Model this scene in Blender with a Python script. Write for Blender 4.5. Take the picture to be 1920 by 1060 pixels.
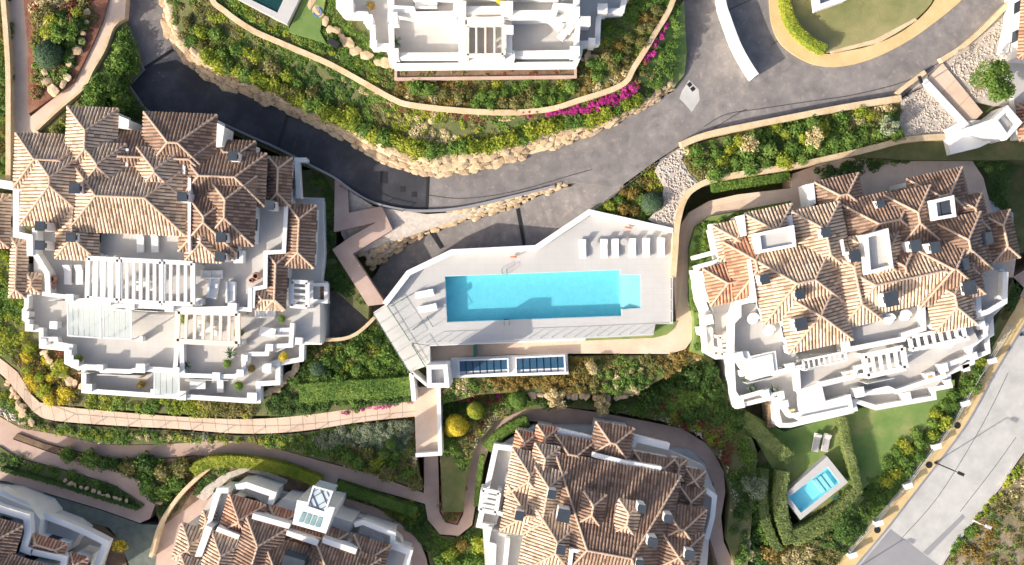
import bpy, bmesh, math, random
import numpy as np
from mathutils import Vector, Matrix
for o in list(bpy.data.objects): bpy.data.objects.remove(o)
SC = bpy.context.scene
COL = SC.collection
# ------------------------------------------------------------------ camera, sky, sun, exposure
CAM_H = 97.0            # drone height over the pool path, metres
PPM = 18.0              # photo pixels per metre on the z = 0 level
cam = bpy.data.cameras.new('camera'); cam.sensor_fit = 'HORIZONTAL'
cam.angle = 2*math.atan((1920/2/PPM)/CAM_H); cam.clip_start = 1; cam.clip_end = 3000
cam_o = bpy.data.objects.new('camera', cam); cam_o.location = (0, 0, CAM_H); COL.objects.link(cam_o)
SC.camera = cam_o
SUN_EL = math.radians(25.5); SH_AZ = math.radians(32)      # shadows run to the upper right
world = bpy.data.worlds.new('World'); SC.world = world; world.use_nodes = True
wn = world.node_tree; bg = wn.nodes['Background']
sky = wn.nodes.new('ShaderNodeTexSky'); sky.sky_type = 'NISHITA'; sky.sun_disc = False
sky.sun_elevation = SUN_EL; sky.sun_rotation = math.radians(270) - SH_AZ
sky.air_density = 0.8; sky.dust_density = 4.0; sky.ozone_density = 0.6
wn.links.new(sky.outputs[0], bg.inputs[0]); bg.inputs[1].default_value = 0.15
sun = bpy.data.lights.new('sun', 'SUN'); sun.energy = 3.8; sun.angle = math.radians(0.6); sun.color = (1.0, 0.915, 0.80)
sun_o = bpy.data.objects.new('sun', sun); COL.objects.link(sun_o)
_d = Vector((math.cos(SH_AZ)*math.cos(SUN_EL), math.sin(SH_AZ)*math.cos(SUN_EL), -math.sin(SUN_EL)))
sun_o.rotation_euler = _d.to_track_quat('-Z', 'Y').to_euler(); sun_o.location = (-80, -50, 80)
SC.view_settings.view_transform = 'Standard'; SC.view_settings.look = 'None'
SC.view_settings.exposure = 0.83; SC.view_settings.gamma = 1.0; SC.view_settings.use_curve_mapping = False
SC.render.resolution_x = 1024; SC.render.resolution_y = 565
SC.cycles.max_bounces = 6; SC.cycles.transparent_max_bounces = 8; SC.cycles.diffuse_bounces = 4
R = random.Random(7); NR = np.random.default_rng(7)
# ------------------------------------------------------------------ helpers
def P(x, y, z=0.0):
    k = (CAM_H - z)/CAM_H/PPM
    return Vector(((x-960)*k, (530-y)*k, z))
def PX(px, z): return px/PPM*(CAM_H-z)/CAM_H     # a photo length at height z, in metres
ORG = {}
def tag(o, label=None, cat=None, group=None, kind=None):
    if label: o['label'] = label
    if cat: o['category'] = cat
    if group: o['group'] = group
    if kind: o['kind'] = kind
    return o
def empty(name, loc, label=None, cat=None, group=None, parent=None):
    o = bpy.data.objects.new(name, None); COL.objects.link(o); o.empty_display_size = .3
    ORG[o.name] = Vector(loc)
    if parent: o.parent = parent; o.location = Vector(loc)-ORG[parent.name]
    else: o.location = loc
    return tag(o, label, cat, group)
def link_mesh(name, me, org, parent=None):
    o = bpy.data.objects.new(name, me); COL.objects.link(o); ORG[o.name] = Vector(org)
    if parent is not None:
        o.parent = parent; o.location = Vector(org)-ORG[parent.name]
    else: o.location = org
    return o
class MB:
    def __init__(s): s.v = []; s.f = []
    def add(s, vs, fs):
        n = len(s.v); s.v += [tuple(v) for v in vs]; s.f += [tuple(i+n for i in f) for f in fs]; return s
    def prism(s, pts, z0, z1=None):
        """pts world (x,y[,z]) counter-clockwise or not; z0 bottom, z1 top (None: own z)"""
        n = len(pts); a = sum(pts[i][0]*pts[(i+1)%n][1]-pts[(i+1)%n][0]*pts[i][1] for i in range(n))
        if a < 0: pts = list(reversed(pts))
        top = [(p[0], p[1], p[2] if z1 is None else z1) for p in pts]; bot = [(p[0], p[1], z0) for p in pts]
        fs = [tuple(range(n)), tuple(reversed(range(n, 2*n)))]
        fs += [(i, n+i, n+(i+1) % n, (i+1) % n) for i in range(n)]
        return s.add(top+bot, fs)
    def box(s, c, size, rz=0.0, taper=1.0):
        """c = centre of the base"""
        x, y, h = size[0]/2, size[1]/2, size[2]; ca, sa = math.cos(rz), math.sin(rz); vs = []
        for zz, k in ((0, 1), (h, taper)):
            for dx, dy in ((-x, -y), (x, -y), (x, y), (-x, y)):
                dx *= k; dy *= k
                vs.append((c[0]+dx*ca-dy*sa, c[1]+dx*sa+dy*ca, c[2]+zz))
        return s.add(vs, [(0, 3, 2, 1), (4, 5, 6, 7), (0, 1, 5, 4), (1, 2, 6, 5), (2, 3, 7, 6), (3, 0, 4, 7)])
    def bar(s, a, b, w, h=None):
        a = Vector(a); b = Vector(b); d = (b-a); 
        if d.length < 1e-6: return s
        d.normalize(); up = Vector((0, 0, 1)) if abs(d.z) < .95 else Vector((1, 0, 0))
        sx = d.cross(up).normalized()*w/2; sy = sx.cross(d).normalized()*(h or w)/2
        vs = [a-sx-sy, a+sx-sy, a+sx+sy, a-sx+sy, b-sx-sy, b+sx-sy, b+sx+sy, b-sx+sy]
        return s.add(vs, [(0, 1, 2, 3), (7, 6, 5, 4), (0, 4, 5, 1), (1, 5, 6, 2), (2, 6, 7, 3), (3, 7, 4, 0)])
    def tube(s, pts, rs, n=8, cap=True):
        pts = [Vector(p) for p in pts]; rings = []; base = len(s.v); vs = []; fs = []
        for i, p in enumerate(pts):
            d = (pts[min(i+1, len(pts)-1)]-pts[max(i-1, 0)]).normalized()
            up = Vector((0, 0, 1)) if abs(d.z) < .9 else Vector((1, 0, 0))
            a = d.cross(up).normalized(); b = a.cross(d)
            r = rs[i] if hasattr(rs, '__len__') else rs
            for k in range(n):
                t = 2*math.pi*k/n; vs.append(p+a*math.cos(t)*r+b*math.sin(t)*r)
        for i in range(len(pts)-1):
            for k in range(n):
                fs.append((i*n+k, i*n+(k+1) % n, (i+1)*n+(k+1) % n, (i+1)*n+k))
        if cap: fs += [tuple(reversed(range(n))), tuple(range((len(pts)-1)*n, len(pts)*n))]
        return s.add(vs, fs)
    def lathe(s, c, prof, n=16):
        vs = []; fs = []; m = len(prof)
        for r, z in prof:
            for k in range(n):
                t = 2*math.pi*k/n; vs.append((c[0]+r*math.cos(t), c[1]+r*math.sin(t), c[2]+z))
        for i in range(m-1):
            for k in range(n): fs.append((i*n+k, i*n+(k+1) % n, (i+1)*n+(k+1) % n, (i+1)*n+k))
        fs += [tuple(reversed(range(n))), tuple(range((m-1)*n, m*n))]
        return s.add(vs, fs)
    def wall(s, pts, z0, z1, t, closed=False):
        """upright wall of thickness t centred on a world polyline, mitred; z0/z1 numbers or lists"""
        pts = [Vector((p[0], p[1])) for p in pts]; n = len(pts)
        q = [pts[0]]
        L = []; Rr = []
        for i in range(n):
            pa = pts[i-1] if (i > 0 or closed) else None; pb = pts[(i+1) % n] if (i < n-1 or closed) else None
            d1 = (pts[i]-pa).normalized() if pa is not None else None
            d2 = (pb-pts[i]).normalized() if pb is not None else None
            if d1 is None: d1 = d2
            if d2 is None: d2 = d1
            n1 = Vector((-d1.y, d1.x)); n2 = Vector((-d2.y, d2.x)); m = n1+n2
            if m.length < .2: m = n1
            m.normalize(); k = t/2/max(.4, m.dot(n1)); L.append(pts[i]+m*k); Rr.append(pts[i]-m*k)
        vs = []
        for i in range(n):
            a = z0[i] if hasattr(z0, '__len__') else z0; b = z1[i] if hasattr(z1, '__len__') else z1
            vs += [(L[i].x, L[i].y, a), (Rr[i].x, Rr[i].y, a), (Rr[i].x, Rr[i].y, b), (L[i].x, L[i].y, b)]
        fs = []
        for i in range(n if closed else n-1):
            a = i*4; b = ((i+1) % n)*4
            for k in range(4): fs.append((a+k, a+(k+1) % 4, b+(k+1) % 4, b+k))
        if not closed: fs += [(3, 2, 1, 0), ((n-1)*4, (n-1)*4+1, (n-1)*4+2, (n-1)*4+3)]
        return s.add(vs, fs)
    def build(s, name, mt, parent=None, smooth=False, org=None, fix=True):
        if not s.v: return None
        A = np.array(s.v)
        if org is None: org = ((A[:, 0].min()+A[:, 0].max())/2, (A[:, 1].min()+A[:, 1].max())/2, A[:, 2].min())
        A = A-np.array(org); me = bpy.data.meshes.new(name); me.from_pydata(A.tolist(), [], s.f)
        if fix:
            bm = bmesh.new(); bm.from_mesh(me); bmesh.ops.recalc_face_normals(bm, faces=bm.faces); bm.to_mesh(me); bm.free()
        me.materials.append(mt)
        if smooth: me.polygons.foreach_set('use_smooth', [True]*len(me.polygons))
        return link_mesh(name, me, org, parent)
def smooth(pts, closed=False, n=5):
    """Catmull-Rom through px points (any dimension)"""
    m = len(pts); out = []
    if m < 3: return pts
    for i in range(m if closed else m-1):
        p = [np.array(pts[(i+k) % m] if closed else pts[min(max(i+k, 0), m-1)], float) for k in (-1, 0, 1, 2)]
        for j in range(n):
            t = j/n; out.append(tuple(.5*((2*p[1])+(-p[0]+p[2])*t+(2*p[0]-5*p[1]+4*p[2]-p[3])*t*t+(-p[0]+3*p[1]-3*p[2]+p[3])*t**3)))
    if not closed: out.append(tuple(float(c) for c in pts[-1]))
    return out
def W(pts, z=None): return [P(p[0], p[1], p[2] if len(p) > 2 else (0.0 if z is None else z)) for p in pts]
# ------------------------------------------------------------------ materials
def srgb(r, g, b): return tuple(((c/255)/12.92 if c/255 <= .04045 else ((c/255+.055)/1.055)**2.4) for c in (r, g, b))+(1,)
MATS = {}
def mat(name, cols, scale=1.0, rough=.85, detail=5, bump=0.0, bscale=None, island=0.0, island_cols=None, spec=.3, pos=None, coat=None, trans=None, wear=None, joints=None, wear2=None):
    """cols: list of (pos, linear rgb) ramp over world-space noise; island: per-face-island value jitter"""
    m = bpy.data.materials.new(name); m.use_nodes = True; nt = m.node_tree; N = nt.nodes; b = N['Principled BSDF']
    b.inputs['Roughness'].default_value = rough; b.inputs['Specular IOR Level'].default_value = spec
    tc = N.new('ShaderNodeNewGeometry'); src = tc.outputs['Position']
    if len(cols) == 1: 
        rgb = N.new('ShaderNodeRGB'); rgb.outputs[0].default_value = tuple(cols[0][1])+(1,); out = rgb.outputs[0]
    else:
        no = N.new('ShaderNodeTexNoise'); no.inputs['Scale'].default_value = scale; no.inputs['Detail'].default_value = detail; no.inputs['Roughness'].default_value = .62
        nt.links.new(src, no.inputs['Vector']); rp = N.new('ShaderNodeValToRGB'); nt.links.new(no.outputs[0], rp.inputs[0])
        e = rp.color_ramp.elements
        e[0].position = cols[0][0]; e[0].color = tuple(cols[0][1])+(1,); e[1].position = cols[-1][0]; e[1].color = tuple(cols[-1][1])+(1,)
        for p_, c_ in cols[1:-1]:
            q = e.new(p_); q.color = tuple(c_)+(1,)
        out = rp.outputs[0]
    if island_cols:
        rp2 = N.new('ShaderNodeValToRGB'); e = rp2.color_ramp.elements
        e[0].position = 0; e[0].color = tuple(island_cols[0])+(1,); e[1].position = 1; e[1].color = tuple(island_cols[-1])+(1,)
        for i, c_ in enumerate(island_cols[1:-1]):
            q = e.new((i+1)/(len(island_cols)-1)); q.color = tuple(c_)+(1,)
        nt.links.new(tc.outputs['Random Per Island'], rp2.inputs[0])
        mx = N.new('ShaderNodeMix'); mx.data_type = 'RGBA'; mx.blend_type = 'MULTIPLY'; mx.inputs[0].default_value = 1
        nt.links.new(out, mx.inputs[6]); nt.links.new(rp2.outputs[0], mx.inputs[7]); out = mx.outputs[2]
    if wear2:
        wear_list = [wear2, wear]
    else: wear_list = [wear] if wear else []
    for wear in wear_list:   # second noise layer: (scale, lo, hi, rgb, amount)
        w = N.new('ShaderNodeTexNoise'); w.inputs['Scale'].default_value = wear[0]; w.inputs['Detail'].default_value = 6; w.inputs['Roughness'].default_value = .7
        nt.links.new(src, w.inputs['Vector']); mr = N.new('ShaderNodeMapRange'); mr.inputs[1].default_value = wear[1]; mr.inputs[2].default_value = wear[2]; mr.inputs[4].default_value = wear[4]
        nt.links.new(w.outputs[0], mr.inputs[0]); mx = N.new('ShaderNodeMix'); mx.data_type = 'RGBA'; mx.inputs[7].default_value = tuple(wear[3])+(1,)
        nt.links.new(mr.outputs[0], mx.inputs[0]); nt.links.new(out, mx.inputs[6]); out = mx.outputs[2]
    if joints:
        bk = N.new('ShaderNodeTexBrick'); bk.offset = joints[2]; bk.inputs['Scale'].default_value = 1; bk.inputs['Brick Width'].default_value = joints[0]; bk.inputs['Row Height'].default_value = joints[1]
        bk.inputs['Mortar Size'].default_value = .014; bk.inputs['Color1'].default_value = (1, 1, 1, 1); bk.inputs['Color2'].default_value = (.98, .98, .98, 1); bk.inputs['Mortar'].default_value = (.91, .905, .90, 1)
        nt.links.new(src, bk.inputs['Vector']); mx = N.new('ShaderNodeMix'); mx.data_type = 'RGBA'; mx.blend_type = 'MULTIPLY'; mx.inputs[0].default_value = 1
        nt.links.new(out, mx.inputs[6]); nt.links.new(bk.outputs[0], mx.inputs[7]); out = mx.outputs[2]
    nt.links.new(out, b.inputs['Base Color'])
    if bump:
        n2 = N.new('ShaderNodeTexNoise'); n2.inputs['Scale'].default_value = bscale or scale*6; n2.inputs['Detail'].default_value = 4
        nt.links.new(src, n2.inputs['Vector']); bp = N.new('ShaderNodeBump'); bp.inputs['Strength'].default_value = bump; bp.inputs['Distance'].default_value = .08
        nt.links.new(n2.outputs[0], bp.inputs['Height']); nt.links.new(bp.outputs[0], b.inputs['Normal'])
    if trans:
        tr = N.new('ShaderNodeBsdfTranslucent'); nt.links.new(out, tr.inputs[0]); ms = N.new('ShaderNodeMixShader'); ms.inputs[0].default_value = trans
        nt.links.new(b.outputs[0], ms.inputs[1]); nt.links.new(tr.outputs[0], ms.inputs[2]); nt.links.new(ms.outputs[0], N['Material Output'].inputs[0])
    MATS[name] = m; return m
def glassy(name, tint, rough=.05, mixf=.25, body=(.3, .4, .45), ior=1.4):
    """thin sheet: tinted see-through + gloss by Fresnel + a little body colour; no caustics needed"""
    m = bpy.data.materials.new(name); m.use_nodes = True; nt = m.node_tree; N = nt.nodes; N.remove(N['Principled BSDF'])
    t = N.new('ShaderNodeBsdfTransparent'); t.inputs[0].default_value = tuple(tint)+(1,)
    d = N.new('ShaderNodeBsdfDiffuse'); d.inputs[0].default_value = tuple(body)+(1,)
    g = N.new('ShaderNodeBsdfGlossy'); g.inputs['Roughness'].default_value = rough
    f = N.new('ShaderNodeFresnel'); f.inputs[0].default_value = ior
    a = N.new('ShaderNodeMixShader'); a.inputs[0].default_value = mixf; nt.links.new(t.outputs[0], a.inputs[1]); nt.links.new(d.outputs[0], a.inputs[2])
    c = N.new('ShaderNodeMixShader'); nt.links.new(f.outputs[0], c.inputs[0]); nt.links.new(a.outputs[0], c.inputs[1]); nt.links.new(g.outputs[0], c.inputs[2])
    nt.links.new(c.outputs[0], N['Material Output'].inputs[0])
    MATS[name] = m; m['bump_target'] = 1; return m, nt, g
M = MATS
mat('asphalt', [(.30, (.15, .139, .136)), (.45, (.20, .185, .18)), (.58, (.24, .22, .21)), (.72, (.30, .27, .25))], .9, .9, 12, .25, 14, wear=(1.7, .56, .66, (.38, .315, .272), .42), wear2=(.12, .42, .62, (.135, .126, .126), .6))
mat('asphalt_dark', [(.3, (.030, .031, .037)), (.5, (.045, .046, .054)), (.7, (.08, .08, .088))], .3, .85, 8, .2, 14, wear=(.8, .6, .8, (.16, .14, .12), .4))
mat('concrete_road', [(.3, (.36, .355, .345)), (.5, (.43, .425, .41)), (.7, (.50, .49, .475))], .5, .9, 12, .15, 10, wear=(.35, .5, .7, (.34, .335, .33), .5), wear2=(2.5, .6, .72, (.50, .48, .45), .4))
mat('concrete_patch', [(.3, (.20, .20, .22)), (.7, (.27, .27, .28))], .2, .9, 8, .1, 10)
mat('yellow_pave', [(.3, (.50, .36, .17)), (.7, (.62, .47, .25))], .8, .9, 6, .2, 12)
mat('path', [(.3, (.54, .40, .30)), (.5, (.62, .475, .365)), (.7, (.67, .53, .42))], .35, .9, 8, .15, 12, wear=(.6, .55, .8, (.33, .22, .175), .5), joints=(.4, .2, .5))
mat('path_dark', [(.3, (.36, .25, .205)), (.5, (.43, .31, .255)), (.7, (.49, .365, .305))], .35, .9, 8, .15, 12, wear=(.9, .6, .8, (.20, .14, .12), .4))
mat('pale_tile', [(.3, (.47, .45, .42)), (.7, (.57, .55, .52))], .3, .7, 6)
mat('deck', [(.3, (.425, .42, .41)), (.7, (.475, .47, .46))], .25, .65, 6, joints=(.9, .6, 0), wear=(.35, .55, .8, (.40, .385, .36), .4))
mat('terrace', [(.3, (.45, .43, .405)), (.7, (.52, .50, .475))], .25, .7, 6, wear=(.8, .6, .85, (.33, .31, .285), .45), joints=(.6, .6, 0))
mat('terrace_warm', [(.3, (.52, .44, .37)), (.7, (.62, .54, .46))], .3, .7, 6)
mat('white', [(.3, (.64, .635, .62)), (.7, (.73, .725, .71))], .3, .6, 6, .05, 6, wear=(.9, .64, .85, (.50, .48, .45), .3))
mat('cream', [(.3, (.62, .54, .46)), (.7, (.69, .61, .53))], .5, .7, 5)
mat('stone', [(.3, (.34, .245, .155)), (.5, (.46, .35, .225)), (.7, (.56, .445, .31))], .7, .9, 7, .7, 4, island_cols=[(.75, .72, .68), (1, 1, 1), (1, .95, .88)], wear=(2.2, .55, .75, (.22, .16, .10), .6))
mat('stone_wall', [(.3, (.46, .34, .20)), (.5, (.56, .43, .27)), (.7, (.63, .50, .34))], .8, .9, 6, .4, 6)
mat('soil', [(.3, (.10, .065, .045)), (.5, (.16, .105, .07)), (.7, (.24, .17, .11))], .7, .95, 8, .6, 7)
mat('red_soil', [(.3, (.14, .06, .04)), (.5, (.22, .10, .065)), (.7, (.30, .16, .10))], .8, .95, 8, .6, 7)
mat('undergrowth', [(.3, (.07, .10, .032)), (.5, (.115, .125, .048)), (.7, (.18, .155, .075))], .6, .95, 8, .7, 7)
mat('scrub', [(.3, (.08, .085, .04)), (.5, (.20, .165, .10)), (.7, (.36, .30, .22))], .35, .95, 9, .8, 5)
mat('lawn', [(.3, (.10, .175, .045)), (.5, (.15, .225, .065)), (.72, (.30, .28, .12))], .28, .95, 8, .5, 16)
mat('lawn_dry', [(.3, (.17, .185, .07)), (.5, (.28, .255, .115)), (.7, (.37, .31, .165))], .2, .95, 8, .5, 16)
mat('gravel', [(.3, (.38, .33, .285)), (.7, (.54, .485, .43))], 2.5, .9, 6, .6, 9)
mat('tile', [(.3, (.52, .385, .28)), (.5, (.65, .50, .375)), (.7, (.72, .58, .455))], .35, .85, 7, island_cols=[(.52, .46, .42), (.85, .82, .8), (1, 1, 1), (1.08, 1.02, .92), (.72, .66, .6)], wear=(1.6, .56, .76, (.24, .185, .145), .6))
mat('tile_red', [(.3, (.45, .22, .135)), (.5, (.55, .29, .19)), (.7, (.60, .37, .26))], .35, .85, 7, island_cols=[(.6, .5, .45), (.9, .85, .8), (1, 1, 1), (1.05, 1.05, 1.0), (.75, .66, .6)], wear=(1.6, .6, .8, (.16, .12, .1), .5))
mat('tile_shaded', [(.3, (.24, .155, .115)), (.5, (.32, .215, .16)), (.7, (.40, .285, .215))], .35, .85, 7, island_cols=[(.5, .44, .4), (.85, .82, .8), (1, 1, 1), (1.1, 1.05, .98), (.7, .62, .56)], wear=(1.6, .54, .74, (.10, .078, .062), .7))  # darker copy of tile, painting in the shade of slopes turned from the sun
mat('shaded_pan', [(.3, (.14, .098, .072)), (.7, (.22, .158, .115))], 1.0, .95, 6)  # pans under the tiles, colour darkened for the shade in the gaps
mat('ridge', [(.3, (.46, .33, .24)), (.7, (.56, .42, .315))], 1.2, .85, 5, wear=(1.5, .58, .78, (.2, .15, .12), .6))
mat('slate', [(.3, (.035, .045, .060)), (.7, (.055, .068, .085))], .6, .9, 5, spec=.1)
mat('slate_blue', [(.3, (.025, .075, .13)), (.7, (.04, .10, .165))], .8, .12, 4, spec=.6)
mat('pane_pale', [(.3, (.42, .50, .55)), (.7, (.52, .60, .64))], .8, .15, 4, spec=.6)
mat('pane_teal', [(.3, (.16, .26, .27)), (.7, (.26, .38, .38))], .8, .12, 4, spec=.6)
mat('cobble', [(.3, (.42, .365, .31)), (.7, (.58, .52, .455))], 1.5, .9, 4, island_cols=[(.6, .58, .56), (.9, .88, .85), (1, 1, 1), (1.1, 1.06, 1)])
mat('moss_gravel', [(.3, (.10, .125, .105)), (.7, (.17, .19, .165))], 1.2, .95, 8, .4, 9)
mat('dark_tar', [(.3, (.05, .048, .05)), (.7, (.09, .085, .085))], 1.2, .9, 5)
mat('grey_metal', [(.5, (.10, .11, .12))], 1, .45)
mat('dark', [(.5, (.02, .02, .022))], 1, .6)
mat('steel', [(.5, (.45, .47, .48))], 1, .35)
mat('fabric', [(.3, (.70, .69, .67)), (.7, (.78, .77, .75))], 1.2, .9, 5)
mat('grey_fabric', [(.3, (.36, .35, .34)), (.7, (.44, .43, .42))], 1.2, .9, 5)
mat('wood', [(.3, (.33, .22, .13)), (.7, (.45, .31, .20))], 1.5, .7, 6)
mat('wood_orange', [(.3, (.55, .27, .10)), (.7, (.66, .36, .16))], 1.5, .7, 6)
mat('terracotta', [(.3, (.36, .17, .11)), (.7, (.46, .24, .16))], 2, .8, 5)
mat('bark', [(.3, (.10, .07, .05)), (.7, (.20, .15, .11))], 3, .95, 6, .5)
mat('blue_plastic', [(.5, (.05, .16, .55))], 1, .4)
mat('orange_plastic', [(.5, (.75, .14, .03))], 1, .4)
mat('green_metal', [(.5, (.03, .13, .10))], 1, .5)
mat('pool_tile', [(.3, (.30, .60, .66)), (.7, (.38, .65, .70))], 1.5, .5, 5, wear=(4.5, .42, .70, (.60, .70, .71), .6))  # pale mottling layer paints the caustic light speckle on the basin
mat('spa_shell', [(.3, (.50, .72, .80)), (.7, (.62, .80, .86))], .8, .4, 4)
LG = [(.62, .66, .58), (.85, .88, .8), (1, 1, 1), (1.15, 1.12, 1.0), (1.32, 1.26, 1.05)]
def leaf(name, a, b, c, sc=.5):
    a, b, c = [tuple(min(.8, 1.85*v) for v in q) for q in (a, b, c)]
    mat(name, [(.3, a), (.5, b), (.7, c)], sc, .75, 5, island_cols=LG, spec=.25, trans=.38)
leaf('leaf_green', (.048, .095, .020), (.080, .135, .028), (.125, .175, .042))
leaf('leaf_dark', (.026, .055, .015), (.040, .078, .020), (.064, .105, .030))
leaf('leaf_lime', (.10, .14, .018), (.16, .19, .025), (.24, .24, .035))
leaf('leaf_yellow', (.24, .20, .02), (.34, .28, .03), (.44, .37, .05))
leaf('leaf_olive', (.07, .075, .025), (.115, .11, .04), (.18, .16, .07))
leaf('leaf_orange', (.10, .075, .020), (.145, .105, .030), (.20, .145, .05))
leaf('leaf_grey', (.10, .12, .085), (.16, .185, .13), (.24, .26, .20))
leaf('leaf_straw', (.22, .19, .11), (.32, .27, .16), (.42, .36, .24))
leaf('leaf_blue', (.035, .065, .04), (.055, .09, .055), (.08, .12, .075))
leaf('leaf_red', (.10, .035, .022), (.15, .055, .035), (.21, .09, .055))
leaf('petal', (.20, .015, .115), (.28, .025, .165), (.36, .05, .22))
leaf('leaf_hedge', (.075, .105, .035), (.105, .135, .048), (.145, .17, .07))
g_, nt_, gl_ = glassy('water', (.60, .93, .985), .03, .06, (.1, .55, .65))
wv = nt_.nodes.new('ShaderNodeTexNoise'); wv.inputs['Scale'].default_value = 2.2; wv.inputs['Detail'].default_value = 3
wg = nt_.nodes.new('ShaderNodeNewGeometry'); nt_.links.new(wg.outputs['Position'], wv.inputs['Vector'])
wb = nt_.nodes.new('ShaderNodeBump'); wb.inputs['Strength'].default_value = .25; wb.inputs['Distance'].default_value = .05
nt_.links.new(wv.outputs[0], wb.inputs['Height']); nt_.links.new(wb.outputs[0], gl_.inputs['Normal'])
glassy('glass', (.84, .94, .92), .04, .50, (.68, .73, .72))
glassy('glass_clear', (.985, .995, .99), .04, .01, (.5, .62, .62), 1.015)
glassy('skylight', (.20, .32, .42), .04, .72, (.030, .085, .14))
glassy('window', (.08, .11, .13), .05, .6, (.03, .045, .06))
# ------------------------------------------------------------------ generic builders
def zone(name, pts, z, mt, label, cat, z0=-8, kind='structure', sm=False, group=None):
    q = smooth(pts, True) if sm else pts
    o = MB().prism(W(q, z), z0).build(name, M[mt]); return tag(o, label, cat, group, kind)
def zfit(pts, z):
    w = W(pts, z); A = np.array([[p.x, p.y, 1] for p in w]); b = np.array([p.z for p in w])
    c = np.linalg.lstsq(A, b, rcond=None)[0]
    if np.ptp(b) < 1e-6: return lambda x, y: np.full_like(np.asarray(x, float), b[0])
    return lambda x, y: c[0]*x+c[1]*y+c[2]
def inpoly(px, py, poly):
    c = np.zeros(len(px), bool); n = len(poly)
    for i in range(n):
        x1, y1 = poly[i][:2]; x2, y2 = poly[(i+1) % n][:2]
        k = ((y1 > py) != (y2 > py)) & (px < (x2-x1)*(py-y1)/((y2-y1) or 1e-9)+x1); c ^= k
    return c
def sample(poly, n, rng=NR):
    a = np.array([p[:2] for p in poly]); lo = a.min(0); hi = a.max(0); out = np.zeros((0, 2))
    while len(out) < n:
        q = rng.uniform(lo, hi, (max(64, n*2), 2)); q = q[inpoly(q[:, 0], q[:, 1], poly)]; out = np.vstack([out, q])
    return out[:n]
def area(poly):
    return abs(sum(poly[i][0]*poly[(i+1) % len(poly)][1]-poly[(i+1) % len(poly)][0]*poly[i][1] for i in range(len(poly))))/2
def leaves_mesh(name, C, Nn, S, mi, mats, aspect=.62):
    """one diamond leaf per row: centre, normal, half-length, material slot"""
    n = len(C); Nn = Nn/np.maximum(np.linalg.norm(Nn, axis=1, keepdims=True), 1e-6)
    r = NR.normal(size=(n, 3)); u = np.cross(Nn, r); u /= np.maximum(np.linalg.norm(u, axis=1, keepdims=True), 1e-6); v = np.cross(Nn, u)
    S = S[:, None]; V = np.stack([C-u*S, C+v*S*aspect, C+u*S, C-v*S*aspect], 1).reshape(-1, 3)
    me = bpy.data.meshes.new(name); me.vertices.add(4*n); me.vertices.foreach_set('co', V.ravel().astype(np.float32))
    me.loops.add(4*n); me.loops.foreach_set('vertex_index', np.arange(4*n, dtype=np.int32))
    me.polygons.add(n); me.polygons.foreach_set('loop_start', np.arange(0, 4*n, 4, dtype=np.int32))
    for m in mats: me.materials.append(M[m])
    me.polygons.foreach_set('material_index', mi.astype(np.int32)); me.update(calc_edges=True)
    return me
def clump_leaves(cx, cy, cz, r, h, per, ls, rng=NR):
    """leaf centres / normals on and in low domes; arrays cx.. of clumps"""
    n = len(cx); k = np.repeat(np.arange(n), per); m = len(k)
    d = rng.normal(size=(m, 3)); d[:, 2] = np.abs(d[:, 2]); d /= np.linalg.norm(d, axis=1, keepdims=True)
    q = rng.uniform(.7, 1.08, m)[:, None]
    C = np.stack([cx[k], cy[k], cz[k]], 1)+d*q*np.stack([r[k], r[k], h[k]], 1)
    N = d*.7+rng.normal(size=(m, 3))*.5+np.array([-.15, -.1, .6])
    return k, C, N, rng.uniform(.65, 1.25, m)*ls
def foliage(name, pts, z, species, label, cat='plants', dens=2.4, r=(.28, .6), h=(.25, .7), per=72, ls=.105, kind='stuff', zf=None, sm=False, patch=.35):
    """ground cover: one object; species = [(leaf material, weight)] in patches"""
    q = smooth(pts, True) if sm else pts
    f = zf or zfit(pts, z); w = [(p.x, p.y) for p in W(q, z)]; n = max(3, int(area(w)*dens*1.5)); xy = sample(w, n)
    zz = f(xy[:, 0], xy[:, 1]); rr = NR.uniform(*r, n)*1.1; hh = NR.uniform(*h, n)*.68
    ph = NR.uniform(0, 6.28, 4); fld = np.sin(xy[:, 0]*patch+ph[0])+np.sin(xy[:, 1]*patch*1.3+ph[1])+np.sin((xy[:, 0]+xy[:, 1])*patch*.8+ph[2])*.7+NR.normal(size=n)*.35
    order = np.argsort(np.argsort(fld))/n; cw = np.cumsum([s[1] for s in species]); cw = cw/cw[-1]; sp = np.searchsorted(cw, order)
    sp = np.minimum(sp, len(species)-1)
    k, C, N, S = clump_leaves(xy[:, 0], xy[:, 1], zz, rr, hh, per, ls)
    org = np.array([w[0][0], w[0][1], float(zz[0])]); me = leaves_mesh(name, C-org, N, S, sp[k], [s[0] for s in species])
    return tag(link_mesh(name, me, org), label, cat, None, kind)
# ================================================================== ground levels
zone('terrain', [(-2500, -2500), (4400, -2500), (4400, 3500), (-2500, 3500)], -6, 'scrub', 'scrubby hillside ground around and below the villas', 'ground', -9)
zone('terrain', [(-400, -300), (2300, -300), (2300, 300), (1900, 300), (1700, 300), (1290, 276), (1240, 294), (1072, 347), (870, 392), (755, 396), (700, 384), (628, 337), (410, 240), (-400, 330)], 2.5, 'undergrowth', 'planted upper hillside north of the curving road', 'ground')
zone('terrain', [(-400, 320), (2300, 290), (2300, 420), (1880, 480), (1400, 480), (1335, 680), (1385, 780), (1300, 768), (1180, 748), (1000, 742), (900, 780), (780, 795), (500, 812), (330, 802), (110, 788), (60, 765), (0, 694), (-400, 680)], -1.75, 'undergrowth', 'planted middle hillside around the pool terrace', 'ground')
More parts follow.
